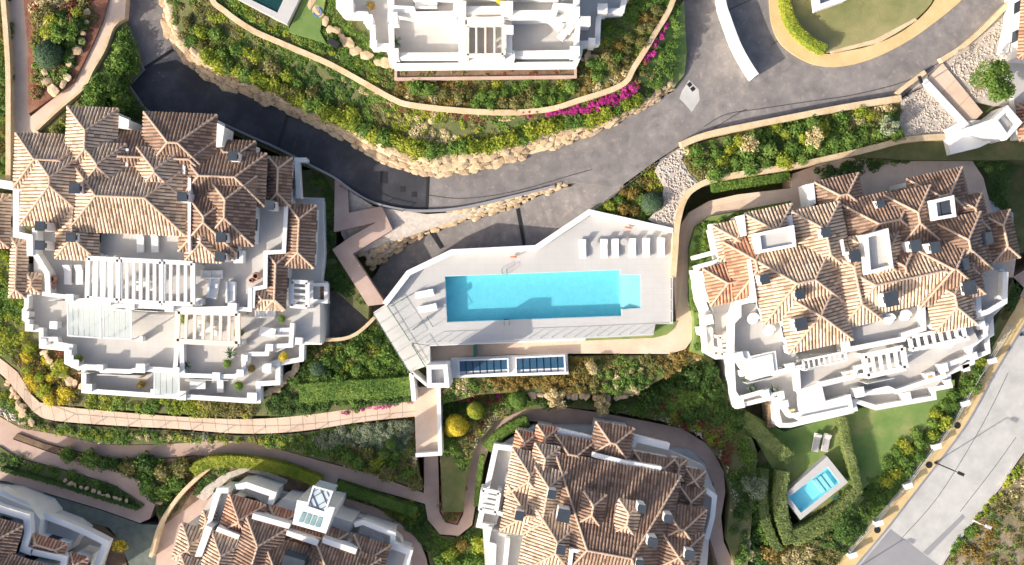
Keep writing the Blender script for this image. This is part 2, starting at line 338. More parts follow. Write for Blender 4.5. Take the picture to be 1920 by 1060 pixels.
# ------------------------------------------------------------------ roads
BT = [(315, -120, 4.8), (315, 0, 4.8), (338, 71, 4.7), (361, 97, 4.7), (410, 125, 4.7), (458, 150, 4.6), (511, 173, 4.6), (580, 206, 4.6), (660, 242, 4.6), (710, 268, 4.6), (760, 290, 4.6), (805, 299, 4.6), (870, 293, 4.6), (930, 280, 4.6), (969, 269, 4.5), (1022, 252, 4.4), (1080, 241, 4.2), (1155, 218, 4), (1206, 192, 3.8), (1240, 168, 3.7), (1262, 155, 3.7)]
BB = [(303, -120, 3), (305, 0, 3), (315, 64, 3), (348, 107, 3), (376, 138, 3), (453, 176, 3), (542, 211, 3), (606, 240, 3), (657, 268, 3), (720, 305, 3), (780, 322, 3), (830, 326, 3), (900, 318, 3), (960, 300, 3), (1063, 269, 3), (1117, 245, 3), (1211, 199, 3), (1245, 175, 3), (1270, 155, 3)]
def resample(pts, n):
    a = np.array(pts, float); d = np.r_[0, np.cumsum(np.linalg.norm(np.diff(a[:, :2], axis=0), axis=1))]; t = np.linspace(0, d[-1], n)
    return [tuple(np.interp(x, d, a[:, k]) for k in range(a.shape[1])) for x in t]
def length(pts):
    a = np.array(pts, float); return float(np.linalg.norm(np.diff(a[:, :2], axis=0), axis=1).sum())
rd = [(236, -150), (236, 0), (240, 60), (266, 128), (240, 160), (272, 210), (330, 240), (400, 228), (470, 258), (520, 280), (590, 316), (628, 335), (662, 360), (700, 381), (755, 394), (810, 396), (870, 390), (960, 370), (1040, 350), (1080, 342), (1160, 352), (1230, 302), (1288, 264), (1330, 251), (1450, 226), (1580, 201), (1690, 183), (1745, 138), (1800, 97), (1880, 22), (1990, -80), (2040, -150), (1900, -150), (1830, -30), (1740, 50), (1660, 98), (1590, 122), (1530, 122), (1480, 95), (1452, 62), (1442, 0), (1440, -150), (1278, -150), (1282, 0), (1286, 80), (1280, 145), (1262, 172)] + [p[:2] for p in reversed(BB[:-2])]
zone('road', rd, 3.0, 'asphalt', 'curving grey asphalt road with pale patches above the pool', 'road')
rp = [(1160, 320, 3), (1075, 345, 2.5), (1000, 372, 1.5), (940, 395, .9), (880, 412, .4), (830, 425, 0), (770, 455, -.5), (720, 490, -.9), (695, 530, -1.2), (605, 520, -1.4), (560, 560, -1.4), (560, 640, -1.4), (660, 640, -1.3), (720, 600, -1.2), (780, 570, -.5), (850, 520, .1), (1010, 480, 1.2), (1110, 405, 2.4), (1165, 352, 3)]
def strip(name, A, B, n, mt, label, cat, kind='structure', z0=None, parent=None):
    a = W(resample(smooth(A), n)); b = W(resample(smooth(B), n)); m = MB()
    vs = []; 
    for i in range(n): vs += [a[i], b[i]]
    fs = [(2*i, 2*i+1, 2*i+3, 2*i+2) for i in range(n-1)]
    m.add(vs, fs)
    if z0 is not None:
        for E in (a, b):
            k = []
            for p in E: k += [p, (p[0], p[1], z0)]
            m.add(k, [(2*i, 2*i+1, 2*i+3, 2*i+2) for i in range(n-1)])
    o = m.build(name, M[mt], parent)
    return tag(o, label, cat, None, kind)
rA = [(1160, 320, 3.004), (1075, 345, 2.5), (1000, 372, 1.5), (940, 395, .9), (880, 412, .4), (830, 425, 0), (770, 455, -.5), (720, 490, -.9), (690, 530, -1.2), (620, 545, -1.4), (540, 550, -1.4)]
rB = [(1170, 352, 3.004), (1110, 402, 2.5), (1060, 440, 1.7), (1000, 485, 1.1), (930, 500, .5), (860, 520, .1), (800, 560, -.5), (750, 590, -1), (710, 612, -1.2), (650, 645, -1.4), (540, 645, -1.4)]
strip('road', rA, rB, 40, 'asphalt', 'ramp of dark asphalt sinking under the footbridge to the garage', 'road', z0=-8)
# the darker stretch of the upper road: resurfacing, with the villa's shade in its colour
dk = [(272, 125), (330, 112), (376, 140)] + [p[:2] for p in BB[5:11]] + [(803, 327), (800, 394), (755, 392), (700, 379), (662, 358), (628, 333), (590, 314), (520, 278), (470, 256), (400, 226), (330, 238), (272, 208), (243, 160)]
tag(MB().prism(W(dk, 3.006), 2.9).build('road', M['asphalt_dark']), 'darker resurfaced road behind the big left villa, villa shade painted in', 'road', None, 'structure')
for i, (a, b) in enumerate([((803, 326), (800, 396)), ((268, 130), (330, 90)), ((808, 436, 0.0), (828, 466, 0.05)), ((970, 392, 1.25), (983, 462, 1.15)), ((540, 214), (520, 280))]):
    za = a[2] if len(a) > 2 else 3.0; zb = b[2] if len(b) > 2 else 3.0
    pa = P(a[0], a[1], za+.012); pb = P(b[0], b[1], zb+.012)
    m = MB().bar(pa, pb, .30, .03)
    tag(m.build('drain_channel', M['dark']), ['dark drain channel across road beside the stone bank bend', 'thin drain line across road at the top left corner', 'drain channel across the ramp near the rocky wedge', 'drain channel across ramp beside the pool wall', 'drain channel across shaded road behind the left villa'][i], 'drain', 'road drains')
for i, (x, y, s) in enumerate([(720, 333, 14), (755, 355, 10), (777, 365, 10)]):
    tag(MB().box(P(x, y, 3.004), (PX(s, 3), PX(s*1.6 if i == 0 else s, 3), .02)).build('manhole_cover', M['dark']), ['large square cover in the shaded road', 'small manhole cover left of the pair on the road', 'small manhole cover right of the pair on the road'][i], 'manhole')
cp = [(1278, 172), (1292, 150), (1310, 168), (1312, 188), (1297, 210), (1284, 195), (1274, 185)]
tag(MB().prism(W(cp, 3.008), 2.9).build('concrete_patch', M['concrete_road']), 'pale concrete repair patch at the road junction', 'patch', None, 'structure')
for i, (x, y) in enumerate([(1293, 159), (1299, 167)]):
    tag(MB().box(P(x, y, 3.01), (.42, .42, .02), .7).build('drain_grate', M['dark']), ['upper square drain grate in the pale patch', 'lower square drain grate in the pale patch'][i], 'grate')
# ------------------------------------------------------------------ right-hand concrete road and yellow pavement
SWL = [(2050, 380), (1950, 500), (1905, 575), (1868, 640), (1831, 702), (1790, 788), (1716, 887), (1655, 960), (1593, 1030), (1540, 1090), (1420, 1230)]
SWR = [(2090, 395), (1985, 510), (1935, 585), (1898, 645), (1862, 705), (1807, 803), (1712, 928), (1660, 995), (1607, 1058), (1560, 1115), (1440, 1250)]
RRR = [(2300, 500), (2080, 660), (2000, 760), (1919, 846), (1880, 905), (1828, 972), (1785, 1030), (1763, 1065), (1730, 1150), (1700, 1260)]
strip('road', [(p[0], p[1], -3.0) for p in SWR], [(p[0], p[1], -3.0) for p in RRR], 40, 'concrete_road', 'wide pale concrete road in the lower right corner', 'road', z0=-9)
strip('pavement', [(p[0], p[1], -2.87) for p in SWL], [(p[0], p[1], -2.87) for p in SWR], 40, 'yellow_pave', 'yellow paved footway along the pale road', 'pavement', z0=-9)
kb = MB().wall(W(smooth([(p[0], p[1]) for p in SWR]), -2.9), -3.1, -2.855, .18); tag(kb.build('kerb', M['concrete_patch']), 'grey kerb between yellow footway and pale road', 'kerb', None, 'structure')
kb = MB().wall(W(smooth([(p[0], p[1]) for p in RRR]), -2.9), -3.1, -2.86, .25); tag(kb.build('kerb', M['concrete_road']), 'pale kerb on the scrub side of the road', 'kerb', None, 'structure')
tag(MB().prism(W([(1670, 992), (1763, 1062), (1730, 1150), (1560, 1180), (1612, 1062)], -2.994), -3.05).build('road', M['concrete_patch']), 'darker resurfaced end of the pale road', 'road', None, 'structure')
tag(MB().prism(W([(1805, 964), (1810, 970), (1740, 1042), (1730, 1036)], -2.993), -3.02).build('tar_seam', M['concrete_patch']), 'dark tar streak on the pale road', 'patch', None, 'structure')
tag(MB().prism(W([(1899, 520), (1980, 470), (1990, 540), (1940, 580), (1905, 545)], -2.6), -6).build('driveway', M['path_dark']), 'mauve paved driveway at the right edge', 'driveway', None, 'structure')
zone('hillside', [(1763, 1068), (1790, 1034), (1832, 976), (1886, 906), (1925, 850), (2010, 760), (2300, 520), (2400, 1300), (1700, 1300)], -2.85, 'scrub', 'dry brown scrub hillside below the pale road', 'ground')
# ------------------------------------------------------------------ upper garden banks
strip('rocky_bank', BB, BT, 90, 'stone_wall', 'earth face of the stone bank behind the boulders', 'bank')
W1 = [(385, -120), (395, -10), (420, 20), (470, 55), (520, 78), (600, 112), (640, 132), (690, 160), (735, 185), (770, 197), (870, 208), (960, 211), (1030, 205), (1080, 190), (1165, 160), (1190, 125), (1230, 60), (1262, 0), (1290, -120)]
W1z = [(x, y, 5.4) for x, y in W1]
strip('planted_bank', [(x, y, z+.01) for x, y, z in BT], W1z, 90, 'undergrowth', 'long planted slope between stone bank and garden wall', 'bank')
zone('garden_bed', smooth(W1), 5.35, 'undergrowth', 'upper garden below the white top villa', 'bed')
w_ = MB().wall(W(smooth(W1), 5.7), 4.4, 5.75, .52); tag(w_.build('garden_wall', M['stone_wall']), 'low curving beige wall round the top villa garden', 'wall')
iv = [(1262, 168, 3.3), (1212, 158, 4.6), (1195, 150, 5), (1215, 105, 5), (1240, 65, 5), (1262, 28, 5), (1282, 0, 5), (1284, 60, 3.8), (1288, 100, 3.6), (1283, 140, 3.3)]
zone('ivy_bank', iv, None, 'lawn', 'dark green grassy bank at the road junction', 'bank')
# top-left paths and beds
zone('path', [(5, -150), (16, 0), (24, 71), (27, 212), (28, 262), (95, 262), (66, 244), (57, 217), (53, 205), (51, 78), (44, 0), (35, -150)], 4.0, 'path', 'mauve brick path running straight down at the left edge', 'path')
zone('path', [(190, -150), (203, 0), (193, 38), (170, 90), (137, 156), (57, 219), (50, 240), (66, 246), (153, 167), (170, 134), (193, 96), (210, 49), (233, 33), (236, 0), (236, -150)], 4.05, 'path', 'sunlit beige path curving up beside the road top', 'path')
zone('garden_bed', [(44, -150), (44, 0), (51, 78), (53, 214), (137, 156), (170, 90), (193, 38), (203, 0), (200, -150)], 4.3, 'red_soil', 'rock garden wedge between the two top left paths', 'bed')
zone('garden_bed', [(236, 33), (210, 49), (193, 96), (170, 134), (153, 167), (66, 246), (60, 330), (280, 330), (272, 210), (240, 160), (266, 128), (241, 62)], 3.6, 'undergrowth', 'shady planted corner behind the left villa', 'bed')
zone('garden_bed', [(-200, -150), (2, -150), (12, 0), (22, 80), (25, 250), (28, 360), (-200, 360)], 4.2, 'undergrowth', 'planted strip at the far left edge', 'bed')
w_ = MB().wall(W(smooth([(0, -60), (8, 30), (14, 120), (15, 200), (15, 340)]), 4.9), 3.5, 4.9, .5); tag(w_.build('garden_wall', M['stone_wall']), 'tan strip wall at the far left edge', 'wall')
w_ = MB().wall(W(smooth([(234, 33), (212, 50), (196, 92), (173, 132), (156, 165), (110, 205), (68, 244)]), 4.2), 3.5, 4.25, .28); tag(w_.build('garden_wall', M['stone_wall']), 'thin beige edging wall along the sunlit top left path', 'wall')
w_ = MB().wall(W([(240, 50), (255, 100), (268, 130), (240, 160), (272, 205), (300, 222)], 3.3), 2.9, 3.35, .22); tag(w_.build('road_edge_wall', M['concrete_patch']), 'grey edge wall at the road corner behind the villa', 'wall')
w_ = MB().wall(W(smooth([(405, 226), (470, 256), (520, 278), (590, 314), (628, 334), (662, 359), (700, 380), (755, 393), (810, 395), (870, 389), (960, 369), (1040, 349)]), 3.2), 2.4, 3.25, .22); tag(w_.build('road_edge_wall', M['concrete_patch']), 'grey edge wall along the lower side of the curving road', 'wall')
# top right
WT = [(1277, 272), (1330, 252), (1450, 227), (1580, 202), (1690, 184)]
w_ = MB().wall(W(smooth(WT), 3.7), 2.0, 3.75, .62); tag(w_.build('retaining_wall', M['stone_wall']), 'tan retaining wall along the road below the junction', 'wall')
w_ = MB().wall(W([(1682, 176), (1693, 166), (1735, 135)], 3.6), 2.0, 3.65, .45); tag(w_.build('retaining_wall', M['stone_wall']), 'short tan wall stub left of the footbridge to the lift house', 'wall')
w_ = MB().wall(W([(1765, 113), (1800, 92), (1838, 60), (1882, 16), (1930, -30), (1990, -100)], 3.7), 2.0, 3.75, .5); tag(w_.build('retaining_wall', M['stone_wall']), 'long tan wall at the top right of the road', 'wall')
WQ = [(1262, 520), (1266, 470), (1270, 420), (1284, 372), (1310, 348), (1350, 334), (1420, 322), (1490, 311), (1560, 296), (1640, 277), (1700, 262), (1775, 256)]
zone('garden_bed', [(1283, 275), (1450, 232), (1690, 190), (1695, 262), (1640, 277), (1490, 311), (1350, 334), (1310, 346), (1290, 330), (1278, 305)], 2.9, 'undergrowth', 'shrub bed between the two tan walls', 'bed')
zone('gravel_bed', [(1286, 270), (1240, 298), (1228, 320), (1245, 350), (1240, 385), (1215, 412), (1262, 432), (1268, 415), (1284, 370), (1312, 344), (1292, 325), (1279, 300)], 2.95, 'gravel', 'white cobble bed beside the ball shrub', 'gravel')
w_ = MB().wall(W(smooth(WQ), 3.2), 0, 3.25, .6); tag(w_.build('retaining_wall', M['stone_wall']), 'tan retaining wall bending round the path to the right villa', 'wall')
zone('gravel_bed', [(1690, 187), (1738, 142), (1800, 215), (1810, 262), (1700, 264), (1686, 240)], 2.97, 'gravel', 'cobble bed left of the lift house footbridge', 'gravel')
zone('gravel_bed', [(1762, 118), (1840, 66), (1884, 20), (1930, -30), (2000, -60), (2000, 190), (1880, 200), (1820, 190)], 2.96, 'gravel', 'cobble slope under the tree at the upper right', 'gravel')
zone('pavement', smooth([(1440, -150), (1442, 0), (1452, 62), (1480, 97), (1530, 122), (1590, 123), (1660, 100), (1740, 52), (1830, -30), (1880, -150)])+smooth([(1770, -150), (1760, -20), (1720, 38), (1650, 80), (1570, 99), (1540, 99), (1500, 78), (1472, 45), (1465, 0), (1460, -150)]), 3.13, 'yellow_pave', 'tan footway round the lawn at the top right', 'pavement', sm=False)
zone('lawn', smooth([(1464, -150), (1467, 0), (1474, 42), (1502, 76), (1542, 96), (1570, 96), (1650, 78), (1718, 36), (1758, -22), (1768, -150)]), 3.3, 'lawn_dry', 'dry green lawn at the top right', 'lawn')
zone('driveway', [(1560, 100), (1650, 80), (1720, 38), (1716, 34), (1640, 74), (1556, 96)], 3.32, 'stone_wall', 'thin stone edging of the top right lawn', 'kerb')
wb_ = MB().wall(W(smooth([(1352, -120), (1352, -60), (1354, 0), (1366, 40), (1383, 85), (1402, 120), (1417, 143)]), 4.6), 2.5, [4.8]*31, .62)
tag(wb_.build('white_wall', M['white']), 'tall curved white wall splitting the road at the top', 'wall')
# ------------------------------------------------------------------ middle: between road and ramp, pool surroundings
zone('gravel_bed', [(628, 340, 2.5), (700, 387, 2.4), (800, 402, 2.3), (870, 397, 2.3), (1070, 350, 2.8), (1000, 366, 2), (940, 388, 1.5), (880, 404, 1.1), (830, 418, .8), (770, 446, .3), (715, 484, .2), (661, 478, 1.2), (640, 440, 2.2)], None, 'gravel', 'grey white cobble wedge between road and ramp', 'gravel', z0=-5)
zone('garden_bed', [(590, 318), (628, 336), (630, 470), (692, 572), (690, 600), (600, 520), (570, 420), (560, 320)], 1.9, 'undergrowth', 'shady strip between the left villa and zigzag path', 'bed')
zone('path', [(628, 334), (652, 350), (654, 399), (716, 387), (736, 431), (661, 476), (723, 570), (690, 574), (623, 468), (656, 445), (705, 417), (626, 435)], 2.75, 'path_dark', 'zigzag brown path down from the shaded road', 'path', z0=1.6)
zone('garden_bed', [(600, 645), (662, 634), (690, 615), (706, 592), (772, 700), (778, 752), (680, 764), (560, 780), (470, 780), (480, 760), (520, 730), (560, 690)], .2, 'undergrowth', 'lush green garden between left villa and footbridge', 'bed')
w_ = MB().wall(W(smooth([(590, 638), (640, 636), (668, 626), (690, 608), (703, 594)]), .9), -1, .95, .35); tag(w_.build('garden_wall', M['stone_wall']), 'curved tan wall edging the dark garage yard', 'wall')
zone('path', [(800, 645), (960, 638), (1100, 630), (1225, 626), (1255, 624), (1268, 600), (1262, 520), (1270, 430), (1293, 398, 1), (1330, 377, 1.2), (1383, 365, 1.4), (1483, 353, 1.6), (1486, 326, 1.6), (1544, 305, 1.6), (1640, 285, 1.6), (1780, 262, 1.6), (1822, 300, 1.6), (1844, 334, 1.6), (1860, 398, 1.6), (1907, 470, 1.4), (1900, 520, 1.4), (1860, 480, 1.4), (1600, 480, 1.6), (1483, 420, 1.6), (1483, 377, 1.6), (1386, 395, 1.4), (1328, 406, 1.2), (1304, 424, 1), (1292, 464, .7), (1293, 560), (1300, 600), (1299, 636), (1285, 655), (1255, 664), (1100, 663), (960, 665), (800, 672)] , .4, 'path', 'salmon path passing under the pool and round to the right villa', 'path', z0=-5)
zone('garden_bed', [(1304, 424), (1330, 406), (1400, 394), (1480, 378), (1480, 420), (1400, 470), (1330, 500), (1312, 600), (1320, 668), (1296, 660), (1302, 636), (1302, 600), (1294, 560), (1293, 464)], 1.7, 'lawn', 'thin green strip at the left foot of the right villa', 'bed', z0=-5)
zone('garden_bed', [(800, 676), (1060, 668), (1260, 666), (1300, 648), (1325, 660), (1260, 700), (1220, 722), (1180, 742), (1080, 738), (980, 735), (900, 740), (825, 760)], .1, 'undergrowth', 'orange green planting south of the pool path', 'bed', z0=-5)
zone('garden_bed', [(825, 748), (900, 742), (980, 736), (1080, 738), (1180, 742), (1325, 664), (1345, 700), (1400, 790), (1420, 850), (1400, 1080), (1385, 1080), (1362, 1010), (1370, 930), (1356, 870), (1310, 815), (1240, 790), (1150, 772), (1060, 764), (985, 768), (930, 790), (890, 840), (875, 900), (868, 960), (830, 960), (825, 850)], -1.5, 'undergrowth', 'shrubby slope north of the lower right villa', 'bed', z0=-6)
# P1, P2, hairpins
P1u = [(-100, 600, -.2), (0, 672, -.3), (35, 700, -.4), (55, 735, -.5), (75, 755, -.5), (110, 762, -.5), (300, 779, -.5), (450, 786, -.5), (560, 780, -.5), (680, 764, -.5), (778, 752, -.5)]
P1l = [(-100, 640, -.2), (0, 700, -.3), (40, 745, -.4), (70, 778, -.5), (110, 790, -.5), (250, 800, -.5), (330, 804, -.5), (450, 813, -.5), (560, 809, -.5), (680, 791, -.5), (778, 781, -.5)]
p1 = strip('path', P1u, P1l, 60, 'soil', 'sunlit slab path sweeping below the left villa', 'path', z0=-5)
a_ = W(resample(smooth(P1u), 41)); b_ = W(resample(smooth(P1l), 41))
for i in range(40):
    q = [a_[i].lerp(a_[i+1], .012), a_[i].lerp(a_[i+1], .988), b_[i].lerp(b_[i+1], .988), b_[i].lerp(b_[i+1], .012)]
    if i == 0: org0 = ORG[p1.name]
    MB().prism([(p.x, p.y, p.z+.05) for p in q], -.62).build('slab', M['path'], p1)
zone('garden_bed', [(-200, 560), (-100, 596), (0, 668), (35, 696), (58, 733), (78, 752), (112, 759), (300, 775), (450, 782), (500, 778), (520, 700), (40, 560), (30, 480), (-200, 440)], .3, 'undergrowth', 'bright shrub border round the front of the left villa', 'bed', z0=-5)
zone('garden_bed', [(-200, 690), (0, 704), (38, 748), (68, 781), (110, 794), (250, 804), (330, 808), (450, 817), (560, 813), (680, 795), (776, 784), (778, 850), (790, 920), (700, 888), (618, 867), (524, 842), (465, 828), (406, 825), (300, 833), (236, 834), (189, 832), (118, 816), (38, 802), (0, 780), (-200, 760)], -1.2, 'undergrowth', 'planted bank between the slab path and lower path', 'bed', z0=-5)
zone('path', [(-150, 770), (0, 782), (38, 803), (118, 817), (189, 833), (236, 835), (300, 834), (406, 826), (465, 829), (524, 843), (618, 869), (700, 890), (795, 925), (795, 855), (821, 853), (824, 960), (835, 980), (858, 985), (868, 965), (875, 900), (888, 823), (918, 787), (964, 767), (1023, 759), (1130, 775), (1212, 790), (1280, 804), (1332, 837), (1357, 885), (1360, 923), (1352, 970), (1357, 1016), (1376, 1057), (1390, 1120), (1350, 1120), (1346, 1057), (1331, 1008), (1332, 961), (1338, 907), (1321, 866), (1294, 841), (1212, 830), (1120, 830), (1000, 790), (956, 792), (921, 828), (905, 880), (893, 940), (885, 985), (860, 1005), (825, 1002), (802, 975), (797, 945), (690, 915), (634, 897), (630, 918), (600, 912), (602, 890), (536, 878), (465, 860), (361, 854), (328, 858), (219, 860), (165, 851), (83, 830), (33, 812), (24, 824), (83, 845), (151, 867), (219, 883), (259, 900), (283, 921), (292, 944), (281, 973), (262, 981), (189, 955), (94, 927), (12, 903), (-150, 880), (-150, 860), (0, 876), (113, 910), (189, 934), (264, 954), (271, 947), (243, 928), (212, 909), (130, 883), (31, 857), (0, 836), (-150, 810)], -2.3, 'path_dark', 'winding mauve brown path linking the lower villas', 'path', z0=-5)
zone('garden_bed', [(24, 822), (33, 813), (83, 832), (165, 853), (219, 862), (328, 860), (361, 856), (465, 862), (536, 880), (602, 892), (600, 912), (480, 940), (380, 930), (300, 990), (292, 944), (283, 919), (259, 898), (219, 881), (151, 865), (83, 843)], -2.1, 'soil', 'shady brown planting between lower paths', 'bed', z0=-5)
zone('garden_bed', [(-150, 812), (0, 838), (31, 859), (130, 885), (212, 911), (243, 930), (270, 947), (263, 953), (189, 932), (113, 908), (0, 874), (-150, 858)], -2.15, 'undergrowth', 'long green island in the hairpin path', 'bed', z0=-5)
zone('gravel_bed', [(-150, 882), (12, 905), (94, 929), (189, 957), (262, 983), (300, 985), (290, 1080), (250, 1080), (225, 1015), (205, 990), (120, 965), (-150, 900)], -2.4, 'moss_gravel', 'grey green gravel strip beside the corner villa', 'gravel', z0=-6)
zone('garden_bed', [(-150, 898), (20, 930), (120, 963), (195, 988), (232, 1020), (240, 1080), (200, 1080), (150, 1010), (-150, 950)], -2.5, 'soil', 'brown bed behind the corner villa', 'bed', z0=-6)
zone('plaza', [(300, 985), (360, 930), (400, 930), (420, 1000), (340, 1120), (285, 1120)], -2.35, 'path_dark', 'pinkish paved yard left of the lower middle villa', 'path', z0=-6)
zone('garden_bed', [(634, 899), (690, 917), (797, 948), (802, 978), (825, 1005), (862, 1008), (888, 987), (896, 940), (920, 960), (930, 1100), (815, 1100), (800, 1030), (760, 990), (700, 945), (632, 930)], -2.6, 'undergrowth', 'green slope between the two lower villas', 'bed', z0=-6)
zone('path', [(600, 915), (632, 920), (650, 935), (700, 950), (750, 975), (785, 1010), (800, 1050), (810, 1120), (780, 1120), (770, 1050), (745, 1010), (600, 960)], -2.62, 'path_dark', 'shaded path round the back of the lower middle villa', 'path', z0=-6)
zone('garden_bed', [(830, 862), (875, 870), (866, 962), (857, 983), (836, 978), (826, 958)], -2.0, 'red_soil', 'red brown planting island inside the U-shaped path', 'bed', z0=-6)
# right villa garden
zone('lawn', [(1380, 760), (1470, 810), (1600, 770), (1790, 712), (1790, 746), (1665, 876), (1610, 925), (1600, 1000), (1500, 980), (1460, 900)], -2.4, 'lawn', 'deep green lawns in front of the right villa', 'lawn', z0=-6)
zone('garden_bed', [(1786, 748), (1808, 694), (1870, 600), (1900, 520), (1920, 540), (1868, 640), (1831, 702), (1790, 788), (1716, 887), (1655, 960), (1593, 1030), (1540, 1090), (1420, 1150), (1390, 1080), (1380, 960), (1420, 850), (1450, 820), (1470, 1000), (1600, 1000), (1640, 870)], -2.6, 'undergrowth', 'hedge bed between the right villa and yellow footway', 'bed', z0=-6)

zone('gravel_path', [(368, 932), (384, 914), (420, 889), (458, 876), (500, 884), (540, 900), (536, 908), (498, 893), (462, 885), (430, 898), (398, 926), (384, 940)], -2.0, 'gravel', 'pale gravel walk curving behind the lower middle villa', 'path', z0=-5)
w_ = MB().wall(W(smooth([(282, 1045), (300, 985), (332, 935), (368, 898), (404, 868)]), -1.3), -3, -1.3, .4); tag(w_.build('garden_wall', M['stone_wall']), 'tan wall running beside the pinkish yard', 'wall')
def crack(pts, z, label, w=.09):
    m = MB().wall(W(smooth(pts), z), z-.02, z+.012, w); tag(m.build('tar_seam', M['dark_tar']), label, 'seam', None, 'structure')
crack([(804, 366), (850, 372), (900, 370), (950, 362), (1000, 350), (1060, 332), (1110, 318)], 3.0, 'long dark tar seam along the lower side of the road')
crack([(1320, 238), (1360, 215), (1420, 205), (1520, 190), (1600, 178), (1700, 152), (1760, 118)], 3.0, 'dark tar seam along the road above the tan wall')
crack([(1340, 240), (1385, 212), (1400, 205)], 3.0, 'short tar seam branching near the junction')
crack([(1445, 85), (1470, 70)], 3.0, 'short seam by the tan footway')
crack([(1365, 20), (1385, 10), (1420, -5)], 3.0, 'seam across the shaded road right of the white wall')
crack([(560, 232), (555, 262), (545, 292)], 3.012, 'seam across the shaded dark road')

zone('gravel_bed', [(1205, 822), (1262, 828), (1297, 843), (1322, 868), (1337, 905), (1325, 930), (1290, 905), (1200, 860)], -2.45, 'concrete_road', 'pale bluish gravel pocket behind the lower right villa', 'gravel', z0=-6)

zone('lawn', [(1096, 633), (1224, 627), (1227, 604), (1268, 604), (1262, 618), (1250, 628), (1225, 634), (1098, 639)], .55, 'lawn', 'small grass strip at the south east corner of the pool deck', 'lawn', z0=-2)
crack([(1890, 700), (1840, 800), (1760, 930), (1690, 1010)], -3.0, 'long faint seam along the pale road', .05)
crack([(1905, 820), (1862, 880), (1800, 960)], -3.0, 'faint seam near the scrub edge of the pale road', .05)
